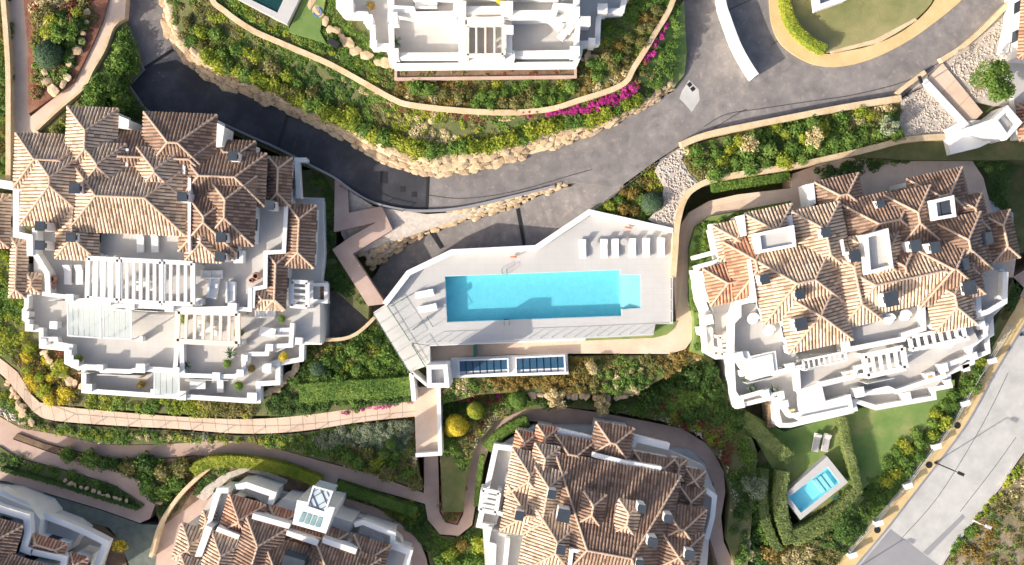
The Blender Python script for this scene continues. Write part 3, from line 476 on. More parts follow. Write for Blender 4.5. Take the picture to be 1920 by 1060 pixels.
# ================================================================== roofs and villa parts
PITCH = math.tan(math.radians(30))
TP, TL_ = .33, .46        # tile column spacing and tile length
def hip(villa, x, y, w, h, rot, z, zb, mt='tile', pitch=PITCH, over=.3, win=True, ins=None):
    """hipped roof: (x,y) photo position of the eave corner that is top-left in the photo, w/h photo lengths, rot degrees clockwise"""
    a = math.radians(rot); u = Vector((math.cos(a), -math.sin(a), 0)); v = Vector((-math.sin(a), -math.cos(a), 0))
    O = P(x, y, z); Wm = PX(w, z); Hm = PX(h, z); D = min(Wm, Hm)/2
    c = [O, O+u*Wm, O+u*Wm+v*Hm, O+v*Hm]
    ea = eb = D
    if ins:      # ridge along u with its own end insets
        D = Hm/2; ea, eb = PX(ins[0], z), PX(ins[1], z); r0 = O+u*ea+v*D; r1 = O+u*(Wm-eb)+v*D
    elif Wm >= Hm: r0 = O+u*D+v*D; r1 = O+u*(Wm-D)+v*D
    else: r0 = O+u*D+v*D; r1 = O+u*D+v*(Hm-D)
    up = Vector((0, 0, D*pitch)); r0 = r0+up; r1 = r1+up
    # body walls
    k = over; q = [O+u*k+v*k, O+u*(Wm-k)+v*k, O+u*(Wm-k)+v*(Hm-k), O+u*k+v*(Hm-k)]
    bd = MB().prism([(p.x, p.y, z) for p in q], zb, z-.1).build('wall', M['white'], villa)
    if win:      # dark window openings with frames on each side of the body
        for i in range(4):
            p0 = q[i]; p1 = q[(i+1) % 4]; L = (p1-p0).length
            if L < 2.6: continue
            d = (p1-p0)/L; nrm = Vector((d.y, -d.x, 0))
            if nrm.dot((p0+p1)/2-(q[0]+q[2])/2) < 0: nrm = -nrm
            for t in ([.5] if L < 5 else [.3, .7]):
                cpt = p0+d*L*t; cpt.z = z-1.75
                ang = math.atan2(d.y, d.x)
                f = MB().box(cpt+nrm*.02, (1.25, .12, 1.3), ang).build('window', M['steel'], villa)
                MB().box(cpt+nrm*.055+Vector((0, 0, .07)), (1.11, .09, 1.16), ang).build('pane', M['window'], f)
    # base planes
    n = 1 if Wm >= Hm else 0
    b = MB(); e = [Vector((p.x, p.y, z-.12)) for p in c]
    vs = [*c, r0, r1, *e]
    ew = Wm >= Hm or bool(ins)
    if ew: fs = [(0, 1, 5, 4), (1, 2, 5), (2, 3, 4, 5), (3, 0, 4)]
    else: fs = [(0, 1, 4), (1, 2, 5, 4), (2, 3, 5), (3, 0, 4, 5)]
    fs += [(0, 6, 7, 1), (1, 7, 8, 2), (2, 8, 9, 3), (3, 9, 6, 0), (6, 9, 8, 7)]
    b.add(vs, fs); rf = b.build('roof', M['shaded_pan'], villa)
    # barrel tiles
    prof = [(.13, 0), (.26, .07), (.5, .10), (.74, .07), (.87, 0)]
    tm = MB(); V = tm.v; F = tm.f
    for i in range(4):
        p0 = c[i]; p1 = c[(i+1) % 4]; L = (p1-p0).length; d = (p1-p0)/L; nn = (c[(i+2) % 4]-p1); nn.z = 0; nn.normalize()
        nc = max(1, int(round(L/TP))); tp = L/nc
        pt_ = pitch
        if ins:
            if i % 2 == 0:
                e0, e1 = (ea, eb) if i == 0 else (eb, ea); vm = lambda s: max(0.0, min(s*D/e0, (L-s)*D/e1, D))
            else:
                ee = eb if i == 1 else ea; pt_ = pitch*D/ee; vm = lambda s: max(0.0, min(s, L-s)*ee/D)
        else: vm = lambda s: max(0.0, min(s, L-s, D))
        for ci in range(nc):
            us = [(ci+t)*tp for t, _ in prof]; hs = [hh*(.9+.2*R.random()) for _, hh in prof]; vmx = [vm(s) for s in us]; mx = max(vmx)
            off = -.07-R.random()*.04; kk = 0
            while True:
                v0 = off+kk*TL_; v1 = v0+TL_+.03
                if v0 >= mx-.04: break
                bse = len(V); ok = False; jit = R.uniform(-.012, .012); lft = .03+R.uniform(-.012, .018)
                for (vv, lift) in ((v0, lft), (v1, .0)):
                    for s, hh, m_ in zip(us, hs, vmx):
                        q_ = min(vv, m_); pt = p0+d*(s+jit)+nn*q_
                        V.append((pt.x, pt.y, z+q_*pt_+hh+lift+.004))
                        
                for j in range(4): F.append((bse+j, bse+j+1, bse+5+j+1, bse+5+j))
                kk += 1
    to = tm.build('roof_tiles', M[mt], rf, org=ORG[rf.name], fix=False); to['kind'] = 'stuff'
    # ridge and hip caps: overlapping half-round ridge tiles
    cm = MB()
    segs = [(c[0], r0), (c[3], r0), (c[1], r1), (c[2], r1)] if ew else [(c[0], r0), (c[1], r0), (c[2], r1), (c[3], r1)]
    if (r1-r0).length > .2: segs.append((r0, r1))
    for s, t in segs:
        L = (t-s).length; m_ = max(1, int(L/.45)); d = (t-s)/L
        for j in range(m_):
            a0 = s+d*(L*j/m_); a1 = s+d*(L*(j+1)/m_+.04); lz = Vector((0, 0, .06))
            cm.tube([a0+lz+Vector((0, 0, .04)), a1+lz], [.115, .10], 6)
    cm.build('ridge_cap', M['ridge'], rf, org=ORG[rf.name], fix=False)
    return rf
def rect(x, y, w, h, rot, z):
    a = math.radians(rot); u = Vector((math.cos(a), -math.sin(a), 0)); v = Vector((-math.sin(a), -math.cos(a), 0)); O = P(x, y, z)
    Wm = PX(w, z); Hm = PX(h, z); return [O, O+u*Wm, O+u*Wm+v*Hm, O+v*Hm]
def chimney(villa, x, y, z, s=19, hgt=2.2, rot=0, cap='slate', asp=1.0):
    """x,y = photo centre of the dark cap; z its top"""
    c = P(x, y, z); w = PX(s, z); a = -math.radians(rot)
    ch = MB().box((c.x, c.y, z-hgt), (w*.9, w*.9*asp, hgt-.14), a).build('chimney', M['white'], villa)
    MB().box((c.x, c.y, z-.14), (w, w*asp, .14), a).build('chimney_cap', M[cap], ch)
    sl = MB()
    for sgn in (-1, 1):
        sl.box((c.x+math.cos(a)*sgn*w*.452, c.y+math.sin(a)*sgn*w*.452, z-.55), (.03, w*.5, .28), a)
    sl.build('vent_slot', M['dark'], ch)
    return ch
def block(villa, pts, z, zb, floor='terrace', name='terrace'):
    w = W(pts, z)
    MB().prism([(p.x, p.y, z) for p in w], zb, z-.12).build('wall', M['white'], villa)
    o = MB().prism([(p.x, p.y, z) for p in w], z-.12, z).build(name, M[floor], villa)
    return o
def parapet(villa, pts, zf, h=.95, t=.30, closed=False, mt='white', piers=True):
    """pts = photo trace of the wall top"""
    w = W(pts, zf+h); o = MB().wall(w, zf-.35, zf+h-.07, t, closed).build('parapet', M[mt], villa)
    MB().wall(w, zf+h-.07, zf+h, t+.10, closed).build('coping', M[mt], o)
    return o
def pier(villa, x, y, z, s=16, h=1.6, rot=0, asp=1.0, mt='white'):
    """square masonry pier with capstone; z = top"""
    z = z-.25
    c = P(x, y, z); w = PX(s*.62, z); a = -math.radians(rot)
    o = MB().box((c.x, c.y, z-h), (w, w*asp, h-.1), a).build('pier', M[mt], villa)
    MB().box((c.x, c.y, z-.1), (w+.12, w*asp+.12, .1), a).build('capstone', M[mt], o)
def box4(villa, name, pts, z, zb, mt='white', parent=None):
    w = W(pts, z); return MB().prism([(p.x, p.y, z) for p in w], zb, z).build(name, M[mt], parent or villa)
def lerp(a, b, t): return (a[0]+(b[0]-a[0])*t, a[1]+(b[1]-a[1])*t)
def pergola(villa, q, z, zf, nsl, mt='white', fw=.42, sl=.22, along=0, thick=.28, roofed=0):
    """q = photo quad TL,TR,BR,BL of the frame outside; nsl slats across; along 0: slats run TL-BL"""
    p = W(q, z); g = MB()
    root = MB()
    for i in range(4): root.bar(p[i], p[(i+1) % 4], fw, thick)
    o = root.build('pergola', M[mt], villa)
    for k in range(1, nsl+1):
        t = k/(nsl+1)
        if along == 0: a = p[0].lerp(p[1], t); b = p[3].lerp(p[2], t)
        else: a = p[0].lerp(p[3], t); b = p[1].lerp(p[2], t)
        d = (b-a).normalized()*fw*.45
        MB().bar(a+d, b-d, sl, thick*.8).build('beam', M[mt], o)
    for c in p:
        MB().box((c.x, c.y, zf), (fw*.8, fw*.8, z-zf-.1)).build('post', M[mt], o)
    return o
def glass_roof(villa, q, z, n, zf, fall=.15, mt='glass'):
    p = W(q, z); p[2] = p[2]-Vector((0, 0, fall)); p[3] = p[3]-Vector((0, 0, fall))
    fr = MB()
    for i in range(4): fr.bar(p[i], p[(i+1) % 4], .12, .1)
    o = fr.build('glass_canopy', M['white'], villa)
    for k in range(n):
        a, b = k/n, (k+1)/n; e = .012
        qd = [p[0].lerp(p[1], a+e), p[0].lerp(p[1], b-e), p[3].lerp(p[2], b-e), p[3].lerp(p[2], a+e)]
        MB().add([v+Vector((0, 0, .03)) for v in qd]+[v+Vector((0, 0, .015)) for v in qd], [(0, 1, 2, 3), (7, 6, 5, 4), (0, 4, 5, 1), (1, 5, 6, 2), (2, 6, 7, 3), (3, 7, 4, 0)]).build('pane', M[mt], o)
    for c in (p[2], p[3]): MB().box((c.x, c.y, zf), (.1, .1, c.z-zf)).build('post', M['white'], o)
    return o
# ================================================================== LEFT VILLA (A)
A = empty('villa', P(300, 480, 0), 'large white villa with brown tiled hip roofs left of the pool', 'villa')
rA_ = 2.5
# floors, lowest first
block(A, [(155, 690), (156, 737), (290, 745), (344, 747), (468, 755), (486, 754), (486, 722), (523, 722), (523, 684), (565, 676), (566, 640), (300, 640)], 1.2, -2)
block(A, [(48, 556), (44, 582), (48, 620), (77, 623), (78, 650), (124, 656), (126, 682), (148, 694), (330, 699), (344, 708), (440, 708), (458, 704), (459, 672), (520, 660), (560, 640), (600, 644), (600, 540), (607, 480), (605, 376), (560, 372), (555, 300), (300, 300), (60, 430)], 3.6, -2)
block(A, [(62, 428), (64, 545), (90, 556), (125, 561), (204, 569), (317, 580), (468, 584), (500, 582), (536, 520), (548, 385), (480, 380), (300, 400)], 6.0, 1)
block(A, [(140, 424), (357, 434), (357, 492), (160, 484), (150, 462)], 7.2, 5)
# parapets, front
parapet(A, [(79, 551), (125, 557), (128, 562), (204, 566), (206, 573), (248, 574), (317, 577), (361, 580), (429, 578), (468, 581), (469, 540)], 6.0)
parapet(A, [(50, 556), (49, 577), (45, 583), (45, 598), (51, 602), (51, 617), (77, 619), (77, 636), (104, 636), (106, 645), (133, 650), (134, 686)], 3.6, t=.34)
parapet(A, [(134, 686), (187, 689), (190, 695), (243, 697), (266, 691), (328, 695), (332, 648)], 3.6, t=.34)
parapet(A, [(340, 646), (342, 704), (403, 706), (440, 706), (457, 697), (457, 668), (470, 664), (500, 664), (502, 650), (545, 648), (548, 606)], 3.6, t=.34)
parapet(A, [(157, 695), (157, 733), (290, 742), (344, 744), (468, 752), (484, 752), (484, 720), (521, 718), (521, 682), (565, 674), (566, 642), (599, 642), (599, 566), (611, 566), (611, 532), (602, 530), (604, 470), (604, 376), (560, 374)], 1.2, h=1.0, t=.40)
parapet(A, [(77, 623), (77, 650), (124, 655), (124, 680), (150, 692)], 1.9, h=.9, t=.3)
parapet(A, [(500, 700), (501, 684), (524, 680)], 1.2, h=1.3, t=.5)
parapet(A, [(560, 372), (556, 300), (575, 300)], 4.2, h=.9, t=.35)
parapet(A, [(358, 432), (357, 468), (440, 470), (441, 490), (452, 490), (452, 470)], 6.0, h=1.1, t=.3)
parapet(A, [(507, 376), (537, 378), (532, 472), (498, 474), (497, 538), (475, 542), (473, 578)], 6.0, h=.9, t=.3)
parapet(A, [(65, 428), (64, 474), (88, 513), (90, 551)], 6.0, h=1.3, t=.4)
parapet(A, [(155, 426), (156, 470), (175, 476), (195, 484)], 7.2, h=.7, t=.5)
parapet(A, [(357, 432), (357, 490)], 7.2, h=.8, t=.35)
parapet(A, [(30, 352), (30, 440), (55, 445), (56, 480)], 6.6, h=.9, t=.5)
parapet(A, [(-40, 340), (0, 345), (45, 352)], 6.6, h=1.0, t=.7)
for x, y, z, s in [(130, 559, 7.6, 20), (200, 567, 7.6, 20), (244, 573, 7.4, 22), (317, 577, 7.6, 22), (435, 577, 7.5, 24), (48, 590, 5.1, 16), (55, 615, 5.1, 18), (80, 642, 4.9, 18), (128, 662, 5.0, 16), (140, 682, 5.1, 20), (187, 690, 5.1, 16), (263, 691, 5.2, 24), (330, 695, 5.2, 16), (405, 706, 5.0, 20), (450, 700, 5.2, 18), (164, 728, 2.7, 22), (290, 738, 2.7, 22), (340, 742, 2.7, 24), (472, 746, 2.8, 26), (458, 672, 5.0, 16), (505, 652, 5.0, 18), (560, 640, 4.8, 18), (262, 636, 4.8, 14), (100, 610, 4.9, 20), (596, 640, 2.8, 12), (500, 690, 3.4, 24), (372, 566, 7.6, 18), (448, 642, 6.0, 14)]:
    pier(A, x, y, z, s, 1.7, rA_)
# roofs
for x, y, w, h, z, mt in [
    (-60, 362, 82, 100, 6.4, 'tile'), (22, 446, 32, 112, 6.3, 'tile'), (50, 512, 28, 38, 6.2, 'tile'),
    (30, 249, 150, 104, 8.0, 'tile'), (185, 243, 235, 105, 8.0, 'tile_shaded'), (45, 262, 145, 160, 8.25, 'tile'),
    (127, 200, 96, 130, 8.5, 'tile'), (270, 210, 138, 120, 8.4, 'tile_shaded'), (110, 345, 80, 140, 8.1, 'tile'),
    (335, 281, 166, 100, 8.3, 'tile_shaded'), (384, 326, 98, 132, 8.7, 'tile_shaded'), (340, 352, 110, 120, 8.5, 'tile_shaded'),
    (134, 303, 220, 130, 8.9, 'tile'), (152, 267, 86, 90, 9.1, 'tile'), (257, 276, 88, 92, 9.1, 'tile'),
    (350, 410, 70, 80, 8.4, 'tile'), (396, 458, 44, 28, 8.0, 'tile'),
    (503, 294, 46, 92, 6.8, 'tile_shaded'), (538, 383, 56, 118, 6.2, 'tile_shaded'), (502, 476, 38, 104, 6.2, 'tile_shaded'), (476, 542, 58, 38, 6.15, 'tile'), (400, 262, 80, 50, 7.6, 'tile_shaded')]:
    hip(A, x, y, w, h, rA_, z, 3.0 if z < 7 else 5.0, mt)
for x, y, z, s in [(139, 353, 11.2, 20), (74, 424, 10.6, 18), (74, 460, 10.4, 18), (341, 369, 11.3, 18), (414, 445, 10.6, 19), (412, 482, 9.6, 18), (436, 293, 10.4, 17), (505, 385, 8.8, 18), (132, 445, 10, 18)]:
    chimney(A, x, y, z, s, 2.4, rA_)
# white gable-end walls beside the dormers
for q, z in [([(223, 217), (242, 225), (241, 241), (222, 240)], 9.0), ([(407, 231), (421, 238), (416, 274), (405, 276)], 8.9), ([(235, 278), (241, 279), (240, 313), (235, 312)], 9.3), ([(343, 287), (348, 288), (347, 327), (342, 326)], 9.3), ([(352, 333), (358, 334), (357, 470), (352, 470)], 9.6)]:
    box4(A, 'gable_wall', q, z, 6)
# pergolas and glass canopies
pergola(A, [(166, 484), (223, 487), (222, 564), (164, 559)], 8.6, 6.0, 3, sl=.5)
pergola(A, [(226, 487), (303, 491), (303, 569), (225, 564)], 8.55, 6.0, 5, sl=.30)
pergola(A, [(307, 491), (362, 494), (362, 571), (306, 568)], 8.5, 6.0, 3, sl=.28)
pergola(A, [(334, 584), (446, 588), (446, 645), (332, 640)], 6.1, 3.6, 6, 'cream', .5, .28)
pergola(A, [(547, 528), (577, 530), (577, 576), (546, 574)], 5.6, 3.6, 3, 'white', .4, .2, along=1)
glass_roof(A, [(127, 566), (188, 571), (188, 634), (126, 630)], 6.0, 6, 3.6)
glass_roof(A, [(194, 580), (246, 583), (245, 636), (193, 634)], 5.9, 5, 3.6)
glass_roof(A, [(290, 697), (335, 699), (335, 744), (288, 742)], 3.4, 4, 1.2)
# planter box on the right
parapet(A, [(584, 534), (611, 534), (611, 566), (584, 564)], 3.2, h=.8, t=.25, closed=True)
box4(A, 'planter_soil', [(584, 534), (611, 534), (611, 566), (584, 564)], 3.5, 1, 'soil')
# sliding glass doors on the step-backs between terraces
def doors(villa, a, b, z, h=2.2, n=4, rec=.06):
    p = P(*a, z); q = P(*b, z); d = (q-p); L = d.length; d = d/L; nrm = Vector((d.y, -d.x, 0)); ang = math.atan2(d.y, d.x)
    c = (p+q)/2
    f = MB().box((c.x+nrm.x*.02, c.y+nrm.y*.02, z), (L, .08, h), ang).build('glass_door', M['steel'], villa)
    for k in range(n):
        cc = p+d*L*(k+.5)/n+nrm*.05; MB().box((cc.x, cc.y, z+.08), (L/n-.1, .06, h-.16), ang).build('pane', M['window'], f)
for a, b, z in [((110, 562), (123, 563), 3.6), ((250, 580), (310, 583), 3.6), ((360, 708), (440, 709), 1.2), ((165, 696), (185, 696), 1.2), ((200, 699), (280, 701), 1.2)]: doors(A, a, b, z)
# ================================================================== TOP VILLA (B)
B = empty('villa', P(910, 60, 5.4), 'white terraced villa at the top edge above the garden', 'villa')
block(B, [(630, -200), (632, 16), (642, 28), (686, 30), (688, 46), (696, 48), (697, 88), (728, 90), (731, 112), (738, 126), (1080, 124), (1088, 104), (1094, 84), (1122, 82), (1125, 38), (1131, 24), (1170, 22), (1174, 4), (1185, -10), (1185, -200)], 7.2, 3)
block(B, [(733, -100), (733, 110), (1084, 108), (1086, -100)], 8.2, 6)
block(B, [(727, -200), (727, 22), (775, 26), (778, 32), (1030, 30), (1075, 28), (1086, 20), (1090, -200)], 11.0, 7)
parapet(B, [(733, 45), (735, 98), (744, 104), (866, 104), (870, 112), (955, 111), (960, 101), (1070, 99), (1080, 92), (1084, 35)], 8.2, h=1.0, t=.42)
parapet(B, [(634, -60), (635, 14), (645, 25), (686, 27), (690, 44), (698, 47), (700, 86), (730, 87), (734, 112), (741, 124), (1078, 121), (1086, 103), (1090, 82), (1120, 80), (1122, 36), (1128, 22), (1166, 20), (1170, 0)], 7.2, h=.8, t=.42)
parapet(B, [(731, -40), (733, 16), (772, 18), (776, 28), (852, 27), (856, 20), (880, 18), (940, 18), (958, 26), (1038, 25), (1042, 12), (1080, 14), (1084, -40)], 11.0, h=1.0, t=.5)
for x, y, z, s in [(862, 14, 13.2, 34), (950, 14, 13.0, 34), (1078, 22, 12.9, 26), (736, 32, 12.6, 26), (690, 36, 9.2, 24), (738, 100, 9.9, 26), (868, 60, 11.0, 24), (954, 56, 11.0, 24), (868, 106, 9.9, 26), (956, 104, 9.9, 26), (1078, 96, 9.9, 26), (1098, 40, 9.5, 26), (1130, 16, 9.3, 26), (650, 10, 9.2, 34), (700, 82, 8.9, 18), (1110, 78, 8.9, 18)]:
    pier(B, x, y, z, s, 2.2)
box4(B, 'divider_wall', [(860, 24), (872, 24), (872, 100), (860, 100)], 10.2, 8)
box4(B, 'divider_wall', [(948, 24), (960, 24), (960, 100), (948, 100)], 10.2, 8)
pergola(B, [(876, 48), (944, 47), (944, 104), (876, 105)], 10.6, 8.2, 3, 'cream', .35, .18)
box4(B, 'awning', [(876, 33), (944, 31), (944, 48), (876, 48)], 11.6, 11.45, 'fabric')
box4(B, 'planter', [(743, 127), (1078, 124), (1078, 143), (743, 147)], 6.1, 4.5, 'soil')
parapet(B, [(742, 126), (742, 148), (1079, 144), (1079, 123)], 5.9, h=.35, t=.16, mt='path_dark')
for a, b, z in [((745, 33), (770, 33), 8.2), ((790, 33), (850, 33), 8.2), ((970, 31), (1030, 31), 8.2), ((885, 32), (935, 32), 8.2)]: doors(B, a, b, z)
doors(B, (800, -6), (850, -6), 11.0)
# upper storey, only its foot is in view
box4(B, 'wall', [(770, -200), (770, -12), (1050, -14), (1050, -200)], 14, 11)
hip(B, 760, -200, 300, 175, 0, 14.2, 13)
# ================================================================== RIGHT VILLA (F)
F_ = empty('villa', P(1600, 560, -2), 'white villa with many hip roofs on the right above the lawns', 'villa')
rF = -12.0
block(F_, [(1302, 480), (1335, 470), (1335, 420), (1400, 400), (1500, 380), (1520, 345), (1800, 330), (1900, 400), (1900, 485), (1884, 520), (1886, 566), (1860, 592), (1862, 626), (1853, 632), (1856, 662), (1826, 674), (1826, 682), (1780, 702), (1784, 726), (1752, 732), (1756, 750), (1642, 770), (1604, 756), (1601, 775), (1480, 802), (1462, 802), (1456, 746), (1381, 766), (1368, 673), (1345, 674), (1321, 661), (1322, 592), (1310, 562), (1305, 506)], 1.4, -5)
block(F_, [(1330, 560), (1340, 590), (1342, 650), (1370, 660), (1380, 690), (1382, 748), (1456, 728), (1470, 770), (1600, 745), (1700, 735), (1755, 725), (1780, 700), (1820, 670), (1850, 620), (1880, 560), (1870, 500), (1600, 500)], 3.6, 0, 'terrace')
block(F_, [(1372, 595), (1384, 568), (1440, 572), (1485, 600), (1494, 680), (1475, 686), (1400, 702), (1378, 668)], 6.2, 2)
block(F_, [(1584, 604), (1728, 574), (1734, 618), (1694, 640), (1592, 660)], 7.4, 4)
block(F_, [(1830, 500), (1885, 510), (1886, 560), (1852, 580), (1845, 600), (1830, 600)], 5.0, 1)
block(F_, [(1492, 686), (1500, 665), (1590, 662), (1700, 640), (1822, 612), (1836, 640), (1770, 670), (1690, 690), (1600, 712), (1500, 736)], 4.8, 2)
# white flat box in front
box4(F_, 'wall', [(1497, 735), (1537, 722), (1545, 757), (1592, 744), (1600, 772), (1500, 790)], 4.6, -3)
parapet(F_, [(1497, 735), (1537, 722), (1545, 757), (1592, 744), (1596, 766), (1500, 786)], 4.3, h=.55, t=.3)
# parapets
parapet(F_, [(1372, 664), (1373, 605), (1385, 592), (1385, 568), (1418, 560)], 6.2, h=1.0, t=.42)
parapet(F_, [(1374, 664), (1400, 664), (1404, 674), (1450, 664), (1454, 700), (1480, 694), (1490, 686)], 6.2, h=.9, t=.42)
box4(F_, 'wall', [(1405, 672), (1448, 662), (1452, 702), (1408, 714)], 6.6, 2)
parapet(F_, [(1408, 678), (1444, 669), (1448, 698)], 6.45, h=.8, t=.35)
parapet(F_, [(1318, 590), (1324, 660), (1342, 670), (1370, 662)], 3.6, h=.95, t=.34)
parapet(F_, [(1372, 672), (1376, 735), (1384, 748), (1440, 732), (1445, 742), (1466, 738), (1470, 762), (1482, 780), (1600, 762)], 3.6, h=.95, t=.36)
parapet(F_, [(1371, 676), (1381, 762), (1456, 744), (1458, 775), (1464, 798), (1482, 798), (1592, 772)], 1.4, h=.9, t=.34)
parapet(F_, [(1592, 752), (1604, 752), (1642, 764), (1752, 746), (1750, 730), (1782, 724), (1778, 700), (1824, 680), (1824, 672), (1853, 660), (1851, 632), (1860, 626), (1858, 592), (1884, 566), (1882, 520), (1878, 505)], 1.4, h=.95, t=.36)
parapet(F_, [(1604, 742), (1665, 728), (1680, 735), (1740, 715), (1770, 706), (1766, 688), (1800, 676), (1818, 668), (1820, 650), (1848, 628), (1850, 606)], 3.6, h=.95, t=.36)
parapet(F_, [(1498, 735), (1495, 690), (1530, 684)], 4.8, h=.9, t=.36)
parapet(F_, [(1540, 720), (1600, 706), (1606, 690), (1690, 672), (1694, 660), (1760, 646), (1780, 650), (1790, 640), (1818, 634)], 4.8, h=.95, t=.36)
parapet(F_, [(1584, 602), (1590, 656), (1694, 636), (1696, 628), (1732, 616), (1730, 572)], 7.4, h=.9, t=.40)
parapet(F_, [(1304, 506), (1311, 560), (1324, 590), (1336, 594)], 1.6, h=1.0, t=.9)
parapet(F_, [(1300, 484), (1338, 474), (1356, 470), (1354, 488), (1304, 502)], 4.2, h=.9, t=.35)
parapet(F_, [(1832, 510), (1836, 590), (1852, 585), (1884, 566), (1886, 510)], 5.0, h=1.0, t=.42)
parapet(F_, [(1336, 420), (1342, 465), (1356, 462)], 5.2, h=.9, t=.5)
for x, y, z, s in [(1385, 670, 7.6, 26), (1482, 690, 7.6, 24), (1485, 655, 8.3, 24), (1328, 600, 5.0, 26), (1392, 700, 5.2, 16), (1436, 738, 5.0, 18), (1472, 758, 5.0, 18), (1388, 758, 2.7, 22), (1612, 736, 5.3, 26), (1600, 765, 4.8, 20), (1700, 745, 2.8, 24), (1770, 690, 5.0, 22), (1826, 668, 2.9, 20), (1840, 610, 5.2, 22), (1778, 718, 2.9, 16), (1812, 690, 2.6, 18), (1318, 620, 4.0, 24)]:
    pier(F_, x, y, z, s, 1.8, rF)
for x, y, w, h, z, mt in [
    (1526, 342, 85, 70, 7.4, 'tile_shaded'), (1698, 336, 108, 90, 7.4, 'tile_shaded'), (1842, 404, 52, 92, 6.8, 'tile_shaded'), (1790, 372, 52, 70, 7.5, 'tile_shaded'),
    (1335, 423, 70, 70, 6.9, 'tile'), (1317, 504, 92, 72, 6.8, 'tile_red'), (1395, 401, 92, 78, 8.0, 'tile'), (1355, 454, 92, 110, 7.6, 'tile_red'),
    (1570, 380, 150, 110, 7.9, 'tile_shaded'), (1484, 397, 92, 140, 8.4, 'tile'), (1656, 366, 90, 110, 8.4, 'tile_shaded'), (1748, 416, 92, 110, 8.3, 'tile_shaded'),
    (1405, 482, 165, 130, 8.6, 'tile'), (1590, 446, 100, 110, 8.6, 'tile'), (1455, 545, 122, 120, 8.7, 'tile'), (1545, 470, 80, 150, 8.5, 'tile'),
    (1565, 494, 240, 108, 8.5, 'tile'), (1728, 520, 84, 108, 8.2, 'tile'), (1700, 460, 125, 120, 8.5, 'tile_shaded'), (1640, 470, 80, 90, 8.7, 'tile_shaded'), (1788, 480, 48, 54, 8.2, 'tile')]:
    hip(F_, x, y, w, h, rF, z, 2.5, mt)
for x, y, z, s in [(1550, 436, 10.8, 17), (1435, 524, 10.6, 17), (1501, 552, 10.8, 17), (1718, 461, 11, 20), (1755, 464, 10.6, 19), (1672, 561, 11.2, 25), (1819, 540, 10, 24), (1808, 496, 10, 20), (1852, 447, 8.8, 20), (1652, 382, 9.5, 14), (1503, 608, 11.0, 22), (1604, 480, 10.6, 20)]:
    chimney(F_, x, y, z, s, 2.4, rF, asp=1.1)
# roof wells with white surrounds
for q, zf, z in [([(1422, 440), (1486, 426), (1490, 460), (1426, 472)], 9.75, 10.05), ([(1625, 443), (1663, 432), (1672, 500), (1630, 511)], 10.15, 10.65), ([(1752, 378), (1786, 370), (1790, 404), (1756, 410)], 9.75, 10.25)]:
    w4 = box4(F_, 'roof_well', q, zf, 5, 'terrace'); MB().wall(W(q, z), 5, z, .32, True).build('well_wall', M['white'], w4)
box4(F_, 'skylight', [(1764, 376), (1780, 372), (1784, 402), (1768, 406)], 10.05, 9.0, 'slate')
for q, z in [([(1385, 405), (1396, 402), (1400, 442), (1390, 444)], 8.3), ([(1474, 406), (1485, 402), (1489, 436), (1480, 438)], 8.6), ([(1402, 486), (1408, 485), (1420, 566), (1413, 568)], 8.9), ([(1512, 346), (1526, 343), (1530, 382), (1518, 386)], 7.6), ([(1575, 450), (1581, 448), (1586, 478), (1581, 480)], 9.4)]:
    box4(F_, 'gable_wall', q, z, 5)
pergola(F_, [(1705, 632), (1805, 612), (1810, 634), (1710, 656)], 7.0, 4.8, 6, 'white', .35, .3)
pergola(F_, [(1620, 668), (1692, 652), (1698, 690), (1626, 706)], 6.6, 3.6, 4, 'white', .5, .32)
pergola(F_, [(1348, 632), (1372, 630), (1376, 664), (1352, 666)], 5.6, 3.6, 3, 'cream', .35, .25, along=1)
pergola(F_, [(1505, 676), (1584, 660), (1586, 676), (1508, 694)], 6.8, 4.8, 7, 'white', .2, .15)
for a, b, z in [((1610, 715), (1660, 705), 3.6), ((1500, 690), (1530, 684), 4.8), ((1390, 715), (1440, 703), 3.6)]: doors(F_, a, b, z)
# ================================================================== LOWER MIDDLE-RIGHT VILLA (E)
E_ = empty('villa', P(1130, 950, -4), 'white villa with dark ribbed hip roofs at the bottom right of centre', 'villa')
rE = 10.5
block(E_, [(930, 840), (1000, 800), (1110, 800), (1200, 820), (1320, 875), (1345, 930), (1330, 1000), (1320, 1150), (910, 1150), (918, 1000), (895, 985), (912, 900)], -.6, -6)
block(E_, [(928, 838), (968, 842), (962, 880), (946, 925), (938, 960), (930, 985), (900, 985)], 1.6, -4)
block(E_, [(905, 990), (940, 1000), (990, 1010), (1060, 1030), (1130, 1050), (1140, 1150), (915, 1150)], 2.2, -4)
parapet(E_, [(966, 842), (930, 838), (898, 985), (925, 990)], 1.6, h=.9, t=.45)
parapet(E_, [(918, 988), (912, 1020), (926, 1024), (922, 1120)], 1.8, h=.9, t=.4)
parapet(E_, [(952, 1010), (945, 1080), (940, 1120)], 2.2, h=.9, t=.4)
parapet(E_, [(938, 915), (930, 960), (944, 966)], 1.6, h=.9, t=.3)
parapet(E_, [(1045, 808), (1112, 824)], 2.6, h=.6, t=.5); parapet(E_, [(1185, 838), (1190, 822), (1255, 838)], 1.6, h=.8, t=.6)
parapet(E_, [(1110, 852), (1180, 870), (1240, 880)], 3.4, h=.9, t=.4)
parapet(E_, [(1322, 918), (1340, 932), (1336, 970), (1325, 1012)], 1.6, h=.9, t=.4)
block(E_, [(1316, 920), (1342, 930), (1328, 1012), (1312, 1005)], 1.6, -4)
pergola(E_, [(905, 918), (936, 924), (930, 962), (900, 956)], 3.4, 1.6, 3, 'white', .4, .3, along=1)
